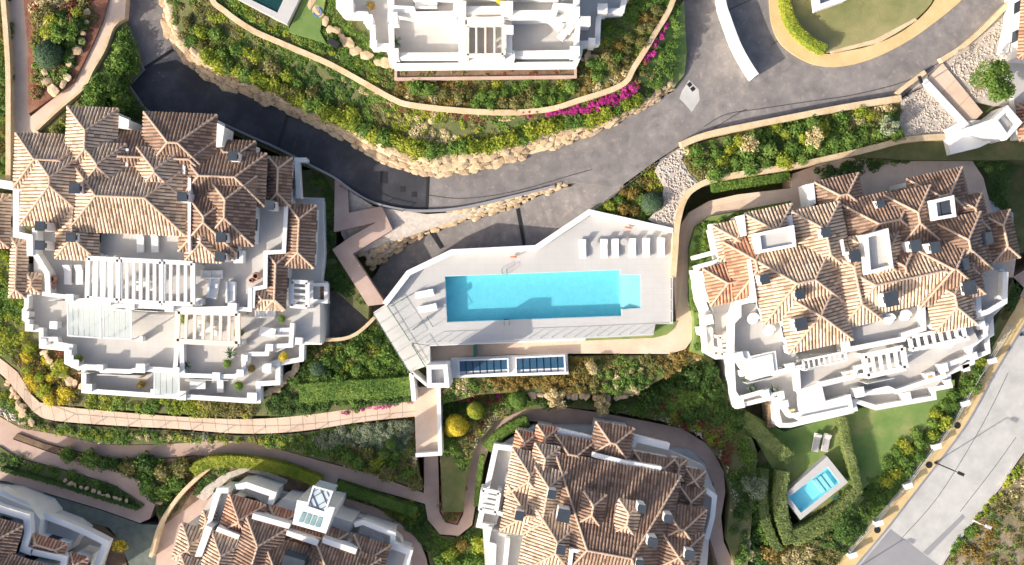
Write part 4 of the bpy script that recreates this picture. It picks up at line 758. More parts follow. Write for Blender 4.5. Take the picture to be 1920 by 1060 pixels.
for x, y, w, h, z, mt in [
    (1117, 790, 74, 64, 3.4, 'tile_shaded'), (968, 806, 40, 45, 3.0, 'tile_red'), (1007, 796, 40, 55, 3.1, 'tile_red'), (1041, 814, 76, 60, 3.4, 'tile_shaded'),
    (1189, 847, 78, 40, 2.8, 'tile_shaded'), (1262, 858, 26, 40, 2.6, 'tile_shaded'), (1284, 876, 40, 40, 2.2, 'tile_shaded'), (1272, 908, 52, 80, 2.6, 'tile_shaded'),
    (962, 841, 78, 90, 4.1, 'tile'), (1003, 830, 48, 72, 4.3, 'tile'), (1003, 874, 62, 130, 4.9, 'tile'), (953, 910, 100, 86, 4.2, 'tile'),
    (1000, 945, 110, 130, 5.2, 'tile'), (985, 990, 110, 90, 4.6, 'tile'), (1094, 920, 44, 62, 6.3, 'tile_shaded'), (1160, 935, 44, 66, 6.3, 'tile'),
    (1238, 940, 88, 80, 4.0, 'tile_shaded'), (1232, 985, 90, 90, 4.4, 'tile_shaded'), (1240, 1030, 66, 80, 4.6, 'tile')]:
    hip(E_, x, y, w, h, rE, z, -2, mt)
hip(E_, 1041, 848, 240, 310, rE, 4.3, -2, 'tile_shaded', ins=(85, 73), pitch=math.tan(math.radians(20)))
for x, y, z, s in [(1035, 928, 7.6, 16), (974, 968, 6.6, 17), (1057, 968, 8, 24), (1254, 974, 7.2, 16), (1204, 955, 8.4, 15), (1224, 1018, 8.2, 18), (1294, 1042, 6.8, 18), (1052, 1032, 7.4, 17), (1200, 1058, 8, 14)]:
    chimney(E_, x, y, z, s, 2.2, rE)
g_ = box4(E_, 'roof_terrace', [(1072, 1032), (1180, 1052), (1170, 1150), (1060, 1150)], 6.0, 2, 'terrace')
MB().wall(W([(1072, 1032), (1180, 1052), (1170, 1150), (1060, 1150)], 6.9), 4, 6.9, .35, True).build('parapet', M['white'], g_)
# ================================================================== LOWER MIDDLE-LEFT VILLA (D)
D_ = empty('villa', P(540, 1000, -4), 'white villa with red brown roofs and lattice lift house at the bottom', 'villa')
rD = 16.5
block(D_, [(400, 925), (430, 910), (470, 905), (560, 935), (620, 960), (700, 975), (750, 1010), (768, 1060), (770, 1160), (330, 1160), (340, 1010), (385, 950)], -1.0, -6)
block(D_, [(408, 920), (432, 922), (425, 940), (400, 1000), (390, 1000), (392, 960)], 2.4, -4)
parapet(D_, [(428, 920), (410, 920), (393, 975), (372, 1045)], 2.4, h=.8, t=.45)
block(D_, [(440, 910), (462, 908), (512, 925), (508, 948), (498, 945)], 2.6, -4)
parapet(D_, [(442, 914), (462, 910), (512, 927), (506, 946)], 2.6, h=.8, t=.5)
box4(D_, 'wall', [(530, 935), (560, 940), (552, 962), (518, 950)], 2.0, -4)
for q, z in [([(474, 963), (545, 983), (541, 992), (472, 973)], 4.9), ([(538, 995), (598, 1015), (594, 1024), (536, 1004)], 4.8), ([(605, 1008), (670, 1030), (666, 1040), (604, 1018)], 4.7), ([(365, 1044), (378, 1044), (398, 990), (386, 985)], 4.6), ([(408, 988), (450, 1004), (446, 1012), (404, 996)], 4.8)]:
    box4(D_, 'gable_wall', q, z, 0)
for q, z in [([(622, 968), (660, 980), (655, 1000), (618, 985)], 2.4), ([(676, 985), (735, 1005), (730, 1022), (672, 1000)], 2.2), ([(728, 1030), (765, 1040), (750, 1090), (715, 1070)], 1.8), ([(696, 1000), (722, 1010), (716, 1022), (690, 1012)], 2.6)]:
    block(D_, q, z, -4)
parapet(D_, [(664, 985), (680, 980), (737, 1002), (735, 1020)], 2.2, h=.8, t=.4); parapet(D_, [(735, 1024), (768, 1036), (752, 1090)], 1.8, h=.8, t=.5)
for x, y, w, h, z, mt in [
    (342, 980, 58, 70, 2.9, 'tile'), (381, 956, 26, 40, 2.7, 'tile'), (430, 926, 72, 76, 3.6, 'tile_red'), (505, 946, 56, 42, 3.2, 'tile_red'), (542, 984, 76, 34, 3.4, 'tile_red'),
    (397, 994, 70, 130, 4.2, 'tile'), (463, 970, 78, 130, 4.6, 'tile_shaded'), (340, 1040, 60, 90, 3.8, 'tile'), (490, 1000, 150, 150, 4.4, 'tile_shaded'), (604, 985, 52, 34, 3.2, 'tile_shaded'), (664, 1002, 72, 60, 3.4, 'tile_shaded'), (590, 1010, 130, 130, 4.3, 'tile_shaded')]:
    hip(D_, x, y, w, h, rD, z, -2, mt)
box4(D_, 'skylight', [(532, 1040), (572, 1052), (566, 1080), (526, 1068)], 6.6, 3, 'slate')
# ================================================================== BOTTOM-LEFT CORNER VILLA (C)
C_ = empty('villa', P(60, 1020, -5), 'white villa with mossy tiled roofs in the bottom left corner', 'villa')
block(C_, [(-150, 900), (10, 925), (50, 935), (100, 965), (150, 985), (205, 1015), (190, 1060), (180, 1160), (-150, 1160)], -1.5, -6)
block(C_, [(-60, 925), (0, 930), (60, 955), (75, 975), (70, 1010), (-60, 980)], 2.4, -4)
parapet(C_, [(-40, 935), (0, 955), (50, 970), (52, 1000), (44, 1030), (60, 1036)], 2.4, h=.9, t=.6)
parapet(C_, [(0, 920), (20, 935), (48, 945), (70, 975)], 1.0, h=.9, t=.5)
parapet(C_, [(58, 1035), (120, 1048), (118, 1065)], 2.4, h=.9, t=.5)
block(C_, [(78, 965), (130, 985), (150, 1000), (130, 1030), (76, 1005)], .6, -4); parapet(C_, [(80, 967), (128, 985), (162, 1000), (198, 1018), (180, 1062)], .6, h=.8, t=.5)
for x, y, w, h, z, mt in [(-90, 945, 140, 100, 3.8, 'tile_shaded'), (-60, 1015, 165, 120, 4.0, 'tile_shaded'), (62, 1000, 68, 30, 2.6, 'tile_red'), (132, 1035, 36, 60, 2.4, 'tile_red')]:
    hip(C_, x, y, w, h, 17, z, -3, mt)
# corner of the top-right house by the lawn
G_ = empty('house', P(1540, -10, 3.3), 'white house corner with flat roof at the top right lawn', 'house')
block(G_, [(1524, -80), (1528, -3), (1535, 18), (1585, -2), (1640, -40), (1640, -120)], 4.4, 2)
parapet(G_, [(1526, -60), (1534, 14), (1585, -4), (1636, -40)], 4.4, h=.8, t=.4)
# house roof at the right edge
K_ = empty('house', P(1930, 90, 3), 'white walled house with reddish roof cut by the right edge', 'house')
block(K_, [(1885, 95), (1905, 0), (1925, -60), (2080, -60), (2080, 240), (1905, 205)], 4.0, 0)
hip(K_, 1918, -40, 150, 150, 4, 6.8, 3, 'tile_red'); parapet(K_, [(1885, 98), (1908, -5), (1922, -60)], 4.0, h=.9, t=.5)
hip(K_, 1905, 195, 150, 70, -4, 4.6, 0, 'tile_red')
# ================================================================== POOL TERRACE
ZD = 2.4
dk_ = MB()
for q in ([(768, 512), (847, 473), (1005, 465), (1105, 397), (1263, 432), (1262, 515), (1201, 515), (1163, 515), (1163, 506), (834, 518)],
          [(721, 572), (768, 512), (834, 518), (838, 605), (772, 643)],
          [(772, 643), (838, 605), (1166, 593), (1166, 581), (1202, 578), (1262, 578), (1262, 608), (1229, 608), (1225, 629), (1100, 635), (806, 648)],
          [(1201, 515), (1262, 515), (1262, 578), (1202, 578)]):
    dk_.prism(W(q, ZD), -1.5)
dk_ = tag(dk_.build('pool_deck', M['deck']), 'pale paved pool deck raised on white walls', 'deck', None, 'structure')
fas = MB().wall(W([(806, 648), (1098, 636.5)], ZD), -1, ZD-.02, .14); tag(fas.build('deck_wall', M['white']), 'white retaining wall along the south side of the pool deck', 'wall')
PL = [(834, 518), (1163, 506), (1163, 515), (1201, 515), (1202, 578), (1166, 581), (1166, 593), (838, 605)]
pool = empty('swimming_pool', P(1000, 555, 1), 'long rectangular turquoise swimming pool on the pale deck', 'pool')
b_ = MB().prism(W(PL, ZD), .9, 1.22); b_.build('basin_floor', M['pool_tile'], pool)
MB().wall(W(PL, ZD), 1.0, ZD-.03, .1, True).build('basin_wall', M['pool_tile'], pool)
ent = W([(1163, 515), (1201, 515), (1202, 578), (1166, 581)], ZD)
for k in range(8):
    a, b = k/8, (k+1)/8
    MB().prism([(p.x, p.y, 0) for p in (ent[0].lerp(ent[1], a), ent[0].lerp(ent[1], b), ent[3].lerp(ent[2], b), ent[3].lerp(ent[2], a))], 1.0, 1.55+.1*k).build('step', M['white'], pool)
MB().add(W(PL, ZD-.09), [tuple(range(8))]).build('water', M['water'], pool)
for i, (x, y, lb) in enumerate([(946, 511, 'north'), (950, 603, 'south')]):
    c = P(x, y, ZD); t = empty('pool_ladder', c, f'small green grab ladder at the {lb} edge of the long pool', 'ladder', 'pool ladders'); sg = -1 if i == 0 else 1
    for s in (-.25, .25):
        MB().tube([c+Vector((s, sg*-.4, 0)), c+Vector((s, sg*-.35, .7)), c+Vector((s, sg*.1, .75)), c+Vector((s, sg*.2, -.6))], .03, 6).build('handrail', M['green_metal'], t)
    for k in range(3): MB().bar(c+Vector((-.25, sg*.2, -.1-.2*k)), c+Vector((.25, sg*.2, -.1-.2*k)), .08, .04).build('rung', M['green_metal'], t)
# white parapet round the north side
pw = empty('parapet_wall', P(1000, 465, 1), 'white parapet wall bending round the north of the pool deck', 'wall')
npts = [(721, 571), (766, 512), (847, 473), (1005, 465), (1105, 398), (1262, 433)]
MB().wall(W(npts, ZD+.9), -1.6, ZD+.83, .42).build('wall', M['white'], pw); MB().wall(W(npts, ZD+.9), ZD+.83, ZD+.9, .56).build('coping', M['white'], pw)
# glass railings
def railing(a, b, z, n, label, h=1.0, mt='steel', pane='glass_clear'):
    p = P(*a, z); q = P(*b, z); t = empty('glass_railing', (p+q)/2, label, 'railing', 'glass railings')
    for k in range(n+1): 
        c = p.lerp(q, k/n); MB().box(c, (.04, .04, h)).build('post', M[mt], t)
    MB().bar(p+Vector((0, 0, h)), q+Vector((0, 0, h)), .045, .035).build('handrail', M[mt], t)
    for k in range(n):
        c0 = p.lerp(q, (k+.04)/n); c1 = p.lerp(q, (k+.96)/n); MB().wall([c0, c1], z+.08, z+h-.06, .02).build('pane', M[pane], t)
railing((800, 642), (1098, 631), ZD, 14, 'long glass railing on the south edge of the pool deck')
railing((1098, 631), (1222, 625), ZD, 6, 'short glass railing at the south east deck step')
railing((1257, 520), (1257, 604), ZD, 4, 'glass railing on the east edge of the pool deck')
railing((728, 573), (770, 638), ZD, 4, 'glass railing between footbridge and pool deck', mt='green_metal')
railing((775, 618), (802, 594), ZD, 2, 'glass gate screen at the west end of the deck', mt='green_metal')
railing((802, 594), (813, 612), ZD, 1, 'short glass return screen near the pool corner', mt='green_metal')
railing((735, 574), (772, 553), ZD, 2, 'glass screen beside the two white pool chairs', mt='green_metal')
railing((774, 646), (800, 688), ZD, 3, 'glass railing along the lower half of the pale footbridge', mt='green_metal')
railing((702, 588), (768, 696), ZD+.02, 6, 'outer glass railing along the pale footbridge', mt='green_metal')
# footbridge slabs
fb = tag(MB().prism(W([(700, 586), (723, 571), (801, 686), (769, 698)], ZD-.06), ZD-.5).build('footbridge', M['pale_tile']), 'pale slab footbridge crossing the ramp to the white tower', 'bridge', None)
for k in range(5):
    a, b = k/5+.003, (k+1)/5-.003
    MB().prism([P(*lerp((700, 586), (769, 698), a), ZD), P(*lerp((723, 571), (801, 686), a), ZD), P(*lerp((723, 571), (801, 686), b), ZD), P(*lerp((700, 586), (769, 698), b), ZD)], ZD-.06, ZD-.005).build('slab', M['pale_tile'], fb)
tag(MB().prism(W([(774, 644), (806, 649), (807, 686), (801, 686)], ZD-.03), -1).build('landing', M['pale_tile']), 'triangular landing beside the white tower', 'landing', None, 'structure')
# white stair tower
tw = empty('stair_tower', P(815, 700, 0), 'white box stair tower beside the footbridge', 'tower')
tq = [(800, 685), (839, 684), (843, 727), (801, 727)]; zt = 7.0
box4(tw, 'wall', tq, zt-.9, -1)
MB().wall(W([(804, 689), (835, 688), (838, 723), (805, 723)], zt), zt-.9, zt, .45, True).build('parapet', M['white'], tw)
box4(tw, 'hatch', [(808, 694), (816, 694), (817, 719), (809, 719)], zt-.5, zt-.9, 'terrace')
box4(tw, 'door', [(836, 700), (841, 700), (841, 712), (836, 712)], 4.4, 2.4, 'grey_metal')
# skylight building
sb = empty('skylight_building', P(955, 685, -1), 'low white building with two banks of blue roof lights', 'building')
box4(sb, 'wall', [(846, 671), (1064, 663), (1066, 702), (846, 709)], .9, -1.5)
for k, (q, nm) in enumerate([([(860, 676), (952, 673), (953, 700), (861, 705)], 0), ([(967, 671), (1058, 667), (1060, 698), (968, 702)], 0)]):
    w4 = W(q, 1.3); fr = MB().wall(w4, .9, 1.34, .16, True).build('skylight', M['white'], sb)
    n = 7
    for i in range(n):
        a, b = i/n+.012, (i+1)/n-.012
        pq = [w4[0].lerp(w4[1], a), w4[0].lerp(w4[1], b), w4[3].lerp(w4[2], b), w4[3].lerp(w4[2], a)]
        pq[0], pq[1] = pq[0].lerp(pq[3], .04), pq[1].lerp(pq[2], .04); m2 = [pq[0].lerp(pq[3], .70), pq[1].lerp(pq[2], .70)]
        MB().prism([(v.x, v.y, 0) for v in (pq[0], pq[1], m2[1], m2[0])], 1.0, 1.29).build('pane', M['slate_blue'] if 'slate_blue' in M else M['skylight'], fr)
        MB().prism([(v.x, v.y, 0) for v in (m2[0].lerp(pq[3], .1), m2[1].lerp(pq[2], .1), pq[2].lerp(m2[1], .25), pq[3].lerp(m2[0], .25))], .9, 1.12).build('sill', M['fabric'], fr)
    MB().prism([(v.x, v.y, 0) for v in w4], .88, .93).build('pane_bed', M['slate_blue'], fr)
tag(MB().box(P(891, 656, .4), (.25, 1.3, 1.6)).build('gate_post', M['green_metal']), 'dark green gate across the salmon path', 'gate')
box4(sb, 'annex', [(806, 649), (846, 647), (846, 684), (807, 685)], .46, -1, 'path')
# lower tiled passage with white parapets
ps = tag(MB().prism(W([(776, 726), (821, 726), (823, 851), (780, 853)], .3), -2.6, .3).build('walkway', M['path']), 'salmon tiled walkway running down from the white tower', 'path', None, 'structure')
MB().wall(W([(822, 727), (825, 851), (779, 854)], 1.2), -2.4, 1.2, .4).build('parapet', M['white'], ps)
MB().wall(W([(771, 700), (776, 752)], 2.6), -1, 2.6, .45).build('parapet', M['white'], ps)
MB().wall(W([(771, 699), (800, 724)], ZD+.5), -1, ZD+.2, .25).build('parapet', M['white'], ps)
# ------------------------------------------------------------------ lift house, upper right
lh = empty('lift_house', P(1850, 240, 2), 'white lift tower with tiled footbridge at the upper right', 'tower')
box4(lh, 'bridge_deck', [(1738, 148), (1768, 119), (1843, 211), (1817, 238)], 3.2, 2.6, 'path')
for t in (.33, .66):
    a = lerp((1738, 148), (1817, 238), t); b = lerp((1768, 119), (1843, 211), t); MB().bar(P(*a, 3.21), P(*b, 3.21), .05, .02).build('joint', M['path_dark'], lh)
MB().wall(W([(1734, 150), (1818, 240)], 3.55), 2.4, 3.55, .5).build('parapet', M['white'], lh)
box4(lh, 'wall', [(1772, 243), (1800, 228), (1850, 224), (1868, 262), (1836, 277), (1783, 290)], 3.4, -1)
box4(lh, 'wall', [(1818, 238), (1862, 223), (1889, 198), (1918, 230), (1889, 261), (1860, 256)], 5.6, -1)
MB().wall(W([(1866, 225), (1889, 203), (1912, 230), (1888, 256)], 6.5), 5.5, 6.5, .4, True).build('parapet', M['white'], lh)
box4(lh, 'hatch', [(1870, 228), (1876, 222), (1896, 246), (1890, 252)], 5.9, 5.6, 'terrace')
MB().tube([P(1815, 243, 4.3), P(1870, 205, 4.3)], .06, 6).build('railing', M['steel'], lh)
# lattice lift house on the lower middle villa
box4(D_, 'wall', [(557, 938), (628, 952), (611, 1001), (548, 983)], 5.0, -3)
gl = box4(D_, 'roof_light', [(588, 912), (623, 922), (609, 961), (576, 950)], 6.9, 4.0, 'pane_pale')
w4 = W([(588, 912), (623, 922), (609, 961), (576, 950)], 6.94)
for a, b in [(.33, .0), (.66, .0)]:
    MB().bar(w4[0].lerp(w4[1], a), w4[0].lerp(w4[3], a), .07, .05).build('lattice_bar', M['grey_metal'], gl)
    MB().bar(w4[2].lerp(w4[1], a), w4[2].lerp(w4[3], a), .07, .05).build('lattice_bar', M['grey_metal'], gl)
    MB().bar(w4[1].lerp(w4[0], a), w4[1].lerp(w4[2], a), .07, .05).build('lattice_bar', M['grey_metal'], gl)
    MB().bar(w4[3].lerp(w4[0], a), w4[3].lerp(w4[2], a), .07, .05).build('lattice_bar', M['grey_metal'], gl)
MB().wall(w4, 6.8, 7.02, .16, True).build('frame', M['white'], gl)
q = W([(566, 960), (606, 972), (600, 990), (558, 978)], 5.05)
for i in range(4):
    a, b = i/4+.03, (i+1)/4-.03
    MB().prism([(v.x, v.y, 0) for v in (q[0].lerp(q[1], a), q[0].lerp(q[1], b), q[3].lerp(q[2], b), q[3].lerp(q[2], a))], 4.9, 5.06).build('pane', M['pane_teal'], D_)
# ------------------------------------------------------------------ small pools
def pool_small(name, rim, inner, z, label, depth=.9):
    t = empty(name, P(*rim[0], z-1), label, 'pool')
    a = W(rim, z); b = W(inner, z); n = len(a)
    vs = [*a, *b]; fs = [(i, (i+1) % n, n+(i+1) % n, n+i) for i in range(n)]
    vs += [(p.x, p.y, z-depth-1.2) for p in a]; fs += [(i, (i+1) % n, 2*n+(i+1) % n, 2*n+i) for i in range(n)]
    MB().add(vs, fs).build('rim', M['deck'], t)
    vs = [(p.x, p.y, z) for p in b]+[(p.x, p.y, z-depth) for p in b]
    MB().add(vs, [(i, (i+1) % n, n+(i+1) % n, n+i) for i in range(n)]+[tuple(range(n, 2*n))]).build('basin', M['pool_tile' if name == 'swimming_pool' else 'spa_shell'], t)
    MB().add([(p.x, p.y, z-.1) for p in b], [tuple(range(n))]).build('water', M['water'], t)
    return t
sp = pool_small('swim_spa', [(1467, 930), (1551, 856), (1590, 905), (1501, 975)], [(1479, 932), (1552, 876), (1574, 905), (1502, 962)], -1.4, 'small turquoise swim spa in a pale deck inside the hedges')
w4 = W([(1484, 932), (1552, 882), (1569, 905), (1503, 955)], -1.95)
for i in range(3): MB().prism([(v.x, v.y, 0) for v in (w4[1].lerp(w4[0], .08+.12*i), w4[1].lerp(w4[0], .16+.12*i), w4[2].lerp(w4[3], .16+.12*i), w4[2].lerp(w4[3], .08+.12*i))], -2.3, -1.75-.1*i).build('seat', M['fabric'], sp)
pool_small('swimming_pool', [(430, -10), (538, 46), (570, -20), (560, -120), (430, -120)], [(455, -8), (520, 24), (540, -20), (530, -110), (450, -110)], 6.3, 'corner of a turquoise pool with pale rim at the top edge', 1.0)
tag(MB().prism(W([(540, 60), (575, -20), (620, -60), (600, 60), (612, 82)], 5.7), 5).build('lawn', M['lawn']), 'shaded lawn beside the pool at the top edge', 'lawn', None, 'structure')
# ================================================================== PLANTING
def ico(sub=2):
    bm = bmesh.new(); bmesh.ops.create_icosphere(bm, subdivisions=sub, radius=1); v = np.array([x.co[:] for x in bm.verts]); f = [tuple(q.index for q in p.verts) for p in bm.faces]; bm.free(); return v, f
IV, IF = ico(2)
def lumpy(seed, amp=.18):
    r = np.random.default_rng(seed); k = r.normal(size=(6, 3))*2.2; ph = r.uniform(0, 6.28, 6)
    return lambda d: 1+amp*sum(np.sin(d@k[i]+ph[i]) for i in range(6))/2.2
CROWN = {}
def crown_mesh(leafm, seed, n=300, ls=.16, amp=.18, flat=1.0, tight=False):
    """unit-radius shrub crown: lumpy dark heart plus loose leaves (one mesh, shared by copies)"""
    key = (leafm, seed, n, ls, amp, flat, tight)
    if key in CROWN: return CROWN[key]
    rng = np.random.default_rng(seed); f = lumpy(seed, amp)
    d = rng.normal(size=(n, 3)); d[:, 2] = np.abs(d[:, 2])*1.1-.15; d /= np.linalg.norm(d, axis=1, keepdims=True)
    q = (rng.uniform(.93, 1.03, n) if tight else rng.uniform(.72, 1.14, n))*f(d); C = d*q[:, None]*np.array([1, 1, flat]); C[:, 2] += .25*flat
    N = d+rng.normal(size=(n, 3))*(.35 if tight else .6); S = rng.uniform(.6, 1.3, n)*ls
    me = leaves_mesh('crown', C, N, S, np.zeros(n), [leafm])
    bm = bmesh.new(); bm.from_mesh(me); me.materials.append(M[leafm])
    hv = IV*f(IV)[:, None]*np.array([.80, .80, .80*flat]) if not tight else IV*f(IV)[:, None]*np.array([.93, .93, .93*flat])
    hv = hv+rng.normal(size=hv.shape)*.03; hv[:, 2] += .25*flat; vs = [bm.verts.new(x) for x in hv]
    for p in IF:
        fc = bm.faces.new([vs[i] for i in p]); fc.material_index = 0
    bm.to_mesh(me); bm.free(); CROWN[key] = me; return me
STEM = MB().tube([(0, 0, -.5), (.02, .01, .3)], [.07, .05], 5).build('stem_proto', M['bark']); STEM_ME = STEM.data; bpy.data.objects.remove(STEM)
def shrub(x, y, z, rpx, leafm, label, group=None, h=None, seed=None, name='shrub', n=300, ls=.16, amp=.18, flat=.9, tight=False, cat='shrub'):
    c = P(x, y, z); r = PX(rpx, z); seed = R.randint(1, 4) if seed is None else seed
    o = link_mesh(name, crown_mesh(leafm, seed, n, ls, amp, flat, tight), c)
    hh = r if h is None else h
    o.scale = (r, r*R.uniform(.88, 1.1), hh); o.rotation_euler = (0, 0, R.uniform(0, 6.28)); tag(o, label, cat, group)
    s = bpy.data.objects.new('stem', STEM_ME); COL.objects.link(s); s.parent = o
    return o
def nth(i): return f"{i}{'th' if 10 <= i % 100 <= 20 else {1: 'st', 2: 'nd', 3: 'rd'}.get(i % 10, 'th')}"
def rank(objs, label):
    for i, o in enumerate(sorted(objs, key=lambda o: o.location.x)): o['label'] = f'{label}, {nth(i+1)} from the left'
def scatter(pts, z, n, rr, leafs, label, group, along=False, hk=.9, zf=None, minsep=.75, **kw):
    """n individual shrubs inside a photo polygon (or along a polyline), kept apart"""
    if along: c0 = [(p[0]+R.uniform(-3, 3), p[1]+R.uniform(-3, 3)) for p in resample(smooth(pts), n)]
    else: c0 = [tuple(q) for q in sample([p[:2] for p in pts], n*6)]
    f = zf or zfit(pts, z); done = []; objs = []
    for x, y in c0:
        r = R.uniform(*rr)
        if not along and any((x-a)**2+(y-b)**2 < ((r+s)*minsep)**2 for a, b, s in done): continue
        done.append((x, y, r)); w = P(x, y, z if z is not None else 4.8); zz = float(f(w.x, w.y))
        objs.append(shrub(x, y, zz, r, R.choice(leafs), label, group, h=PX(r, 0)*R.uniform(hk*.8, hk*1.2), **kw))
        if len(done) >= n: break
    rank(objs, label)
def hedge(pts, z, wpx, h, leafm, label, dens=95, ls=.09, sm=True, group=None, round_=.2):
    """clipped hedge: solid twiggy core and leaves over top and sides"""
    q = smooth(pts) if sm and len(pts) > 2 else pts
    w = W(q, z+h); wd = PX(wpx, z); t = empty('hedge', (w[0].x, w[0].y, z), label, 'hedge', group)
    MB().wall(w, z-.2, z+h-.06, wd-.12).build('core', M[leafm], t)
    C = []; N = []
    for a, b in zip(w[:-1], w[1:]):
        L = (b-a).length; d = (b-a)/max(L, 1e-6); nn = Vector((-d.y, d.x, 0)); k = int(L*(wd+2*h)*dens)
        for _ in range(k):
            s = R.random()*(wd+2*h); p = a.lerp(b, R.random()); p = Vector((p.x, p.y, 0))
            if s < wd: e = s-wd/2; rz = -.18*max(0, abs(e)/(wd/2)-.6); pt = p+nn*e+Vector((0, 0, z+h+rz+R.uniform(-.12, .14))); nv = nn*e*.6/wd+Vector((0, 0, 1))
            else:
                sd = 1 if s-wd < h else -1; hz = (s-wd) % h; pt = p+nn*sd*(wd/2+R.uniform(-.06, .08))+Vector((0, 0, z+hz)); nv = nn*sd+Vector((0, 0, .3))
            C.append(pt); N.append(nv+Vector((R.gauss(0, .4), R.gauss(0, .4), R.gauss(0, .4))))
    C = np.array(C); N = np.array(N); org = np.array(ORG[t.name]); n = len(C)
    link_mesh('foliage', leaves_mesh('foliage', C-org, N, NR.uniform(.6, 1.3, n)*ls, np.zeros(n), [leafm]), org, t); return t
def tree(x, y, z, rpx, H, leafm, label, seed=1, n=2600, ls=.15, name='tree', clumps=16, gap=.62, group=None, trunk='bark'):
    """x,y = photo centre of the crown at its mid height; trunk, limbs and a crown of leaf clumps"""
    rng = np.random.default_rng(seed); zc = z+H*.68; c = P(x, y, zc); r = PX(rpx, zc); base = Vector((c.x, c.y, z))
    t = empty(name, base, label, 'tree', group); tr = MB(); tr.tube([base-Vector((0, 0, .3)), base+Vector((.05, .03, H*.25)), base+Vector((0, 0, H*.5)), base+Vector((.02, 0, H*.8))], [.05*H, .035*H, .025*H, .01*H], 7)
    cc = []; 
    for i in range(clumps):
        d = rng.normal(size=3); d[2] = d[2]*.7+.2; d /= np.linalg.norm(d); q = rng.uniform(.35, .85)
        p = np.array([c.x, c.y, zc])+d*q*np.array([r, r, H*.3]); cc.append(p)
        tr.tube([base+Vector((0, 0, H*rng.uniform(.3, .55))), (base+Vector((0, 0, H*.55))).lerp(Vector(p), .5), Vector(p)], [.014*H, .010*H, .004*H], 5)
    tr.build('trunk', M[trunk], t)
    k = rng.integers(0, clumps, n); d = rng.normal(size=(n, 3)); d /= np.linalg.norm(d, axis=1, keepdims=True)
    cr = rng.uniform(.28, .46, clumps)*r; C = np.array(cc)[k]+d*(rng.uniform(.3, 1, n)**gap)[:, None]*cr[k][:, None]*np.array([1, 1, .8])
    N = d*.6+rng.normal(size=(n, 3))*.6+np.array([0, 0, .4]); org = np.array(base)
    link_mesh('crown', leaves_mesh('crown', C-org, N, rng.uniform(.6, 1.3, n)*ls, np.zeros(n), [leafm]), org, t); return t
# ------------------------------------------------------------------ ground cover, bed by bed
_poly = lambda *p: list(p)
bank = [(p[0], p[1], p[2]+.1) for p in BT]; w1r = [(x, y, 5.4) for x, y in reversed(W1)]
def bank_z(A, B):
    a = np.array([tuple(P(*p)) for p in A]); b = np.array([tuple(P(*p)) for p in B])
    def f(x, y):
        x = np.atleast_1d(x); y = np.atleast_1d(y); q = np.stack([x, y], 1)
        da = np.linalg.norm(q[:, None]-a[None, :, :2], axis=2); db = np.linalg.norm(q[:, None]-b[None, :, :2], axis=2)
        ia = da.argmin(1); ib = db.argmin(1); da = da.min(1); db = db.min(1); t = da/(da+db+1e-6); return a[ia, 2]*(1-t)+b[ib, 2]*t
    return f
BZ = bank_z(resample(BT, 80), resample(W1z, 80))
foliage('ground_cover', BT+w1r, None, [('leaf_dark', 1.2), ('leaf_green', 4), ('leaf_olive', 2.5), ('leaf_lime', 1), ('leaf_straw', .5)], 'mixed green ground cover on the long bank above the road', dens=2.0, zf=BZ, r=(.25, .5), h=(.15, .4))
ring = W1+[]
foliage('ground_cover', [(390, -120), (395, -5), (470, 60), (600, 118), (690, 165), (770, 200), (870, 211), (960, 212), (1030, 206), (1165, 161), (1230, 62), (1262, 2), (1290, -100), (1180, -100), (1180, 10), (1125, 60), (1090, 120), (1080, 146), (740, 148), (728, 110), (690, 60), (630, 30), (625, -100), (570, -100), (540, 50)], 5.4, [('leaf_green', 4), ('leaf_lime', 1.5), ('leaf_olive', 2), ('leaf_orange', 1.2), ('leaf_straw', .5)], 'low mixed planting round the top villa', dens=2.3, r=(.25, .5), h=(.15, .4))
foliage('ground_cover', [(60, 0), (64, 190), (125, 150), (152, 90), (176, 38), (186, -20)], 4.35, [('leaf_green', 3), ('leaf_olive', 3), ('leaf_red', 1), ('leaf_straw', 1.2)], 'mixed low plants in the top left rock garden', dens=2.0)
foliage('ground_cover', [(242, 56), (226, 62), (210, 104), (188, 144), (166, 180), (95, 246), (80, 262), (272, 225), (270, 208), (238, 162), (262, 130)], 3.65, [('leaf_green', 4), ('leaf_dark', 3), ('leaf_lime', .8), ('leaf_olive', 1)], 'green shrubby cover in the corner behind the left villa', dens=3, r=(.3, .65), h=(.3, .9))
foliage('ground_cover', [(-60, -60), (2, -60), (10, 30), (10, 330), (-60, 330)], 4.25, [('leaf_green', 3), ('leaf_orange', 1.5), ('leaf_olive', 2)], 'planting at the far left edge left of the tan wall', dens=2.5)
foliage('ground_cover', [(12, -60), (22, 60), (25, 250), (27, 345), (18, 345), (18, 120)], 4.25, [('leaf_dark', 3), ('leaf_olive', 2)], 'thin planting between tan wall and brick path', dens=3, r=(.2, .35), h=(.2, .4))
foliage('ground_cover', [(1288, 282), (1450, 236), (1685, 194), (1688, 258), (1640, 272), (1490, 306), (1350, 330), (1312, 340), (1296, 328), (1284, 305)], 2.95, [('leaf_dark', 2.5), ('leaf_green', 3.5), ('leaf_olive', 1.5), ('leaf_straw', .6)], 'low green cover between the two tan walls', dens=2.2, r=(.3, .55), h=(.3, .7))
foliage('ground_cover', [(592, 320), (625, 338), (622, 440), (622, 462), (688, 574), (606, 525), (607, 470), (606, 376), (578, 330)], 1.95, [('leaf_dark', 3), ('leaf_green', 1)], 'shaded low plants beside the zigzag path', dens=2.0, h=(.15, .4))
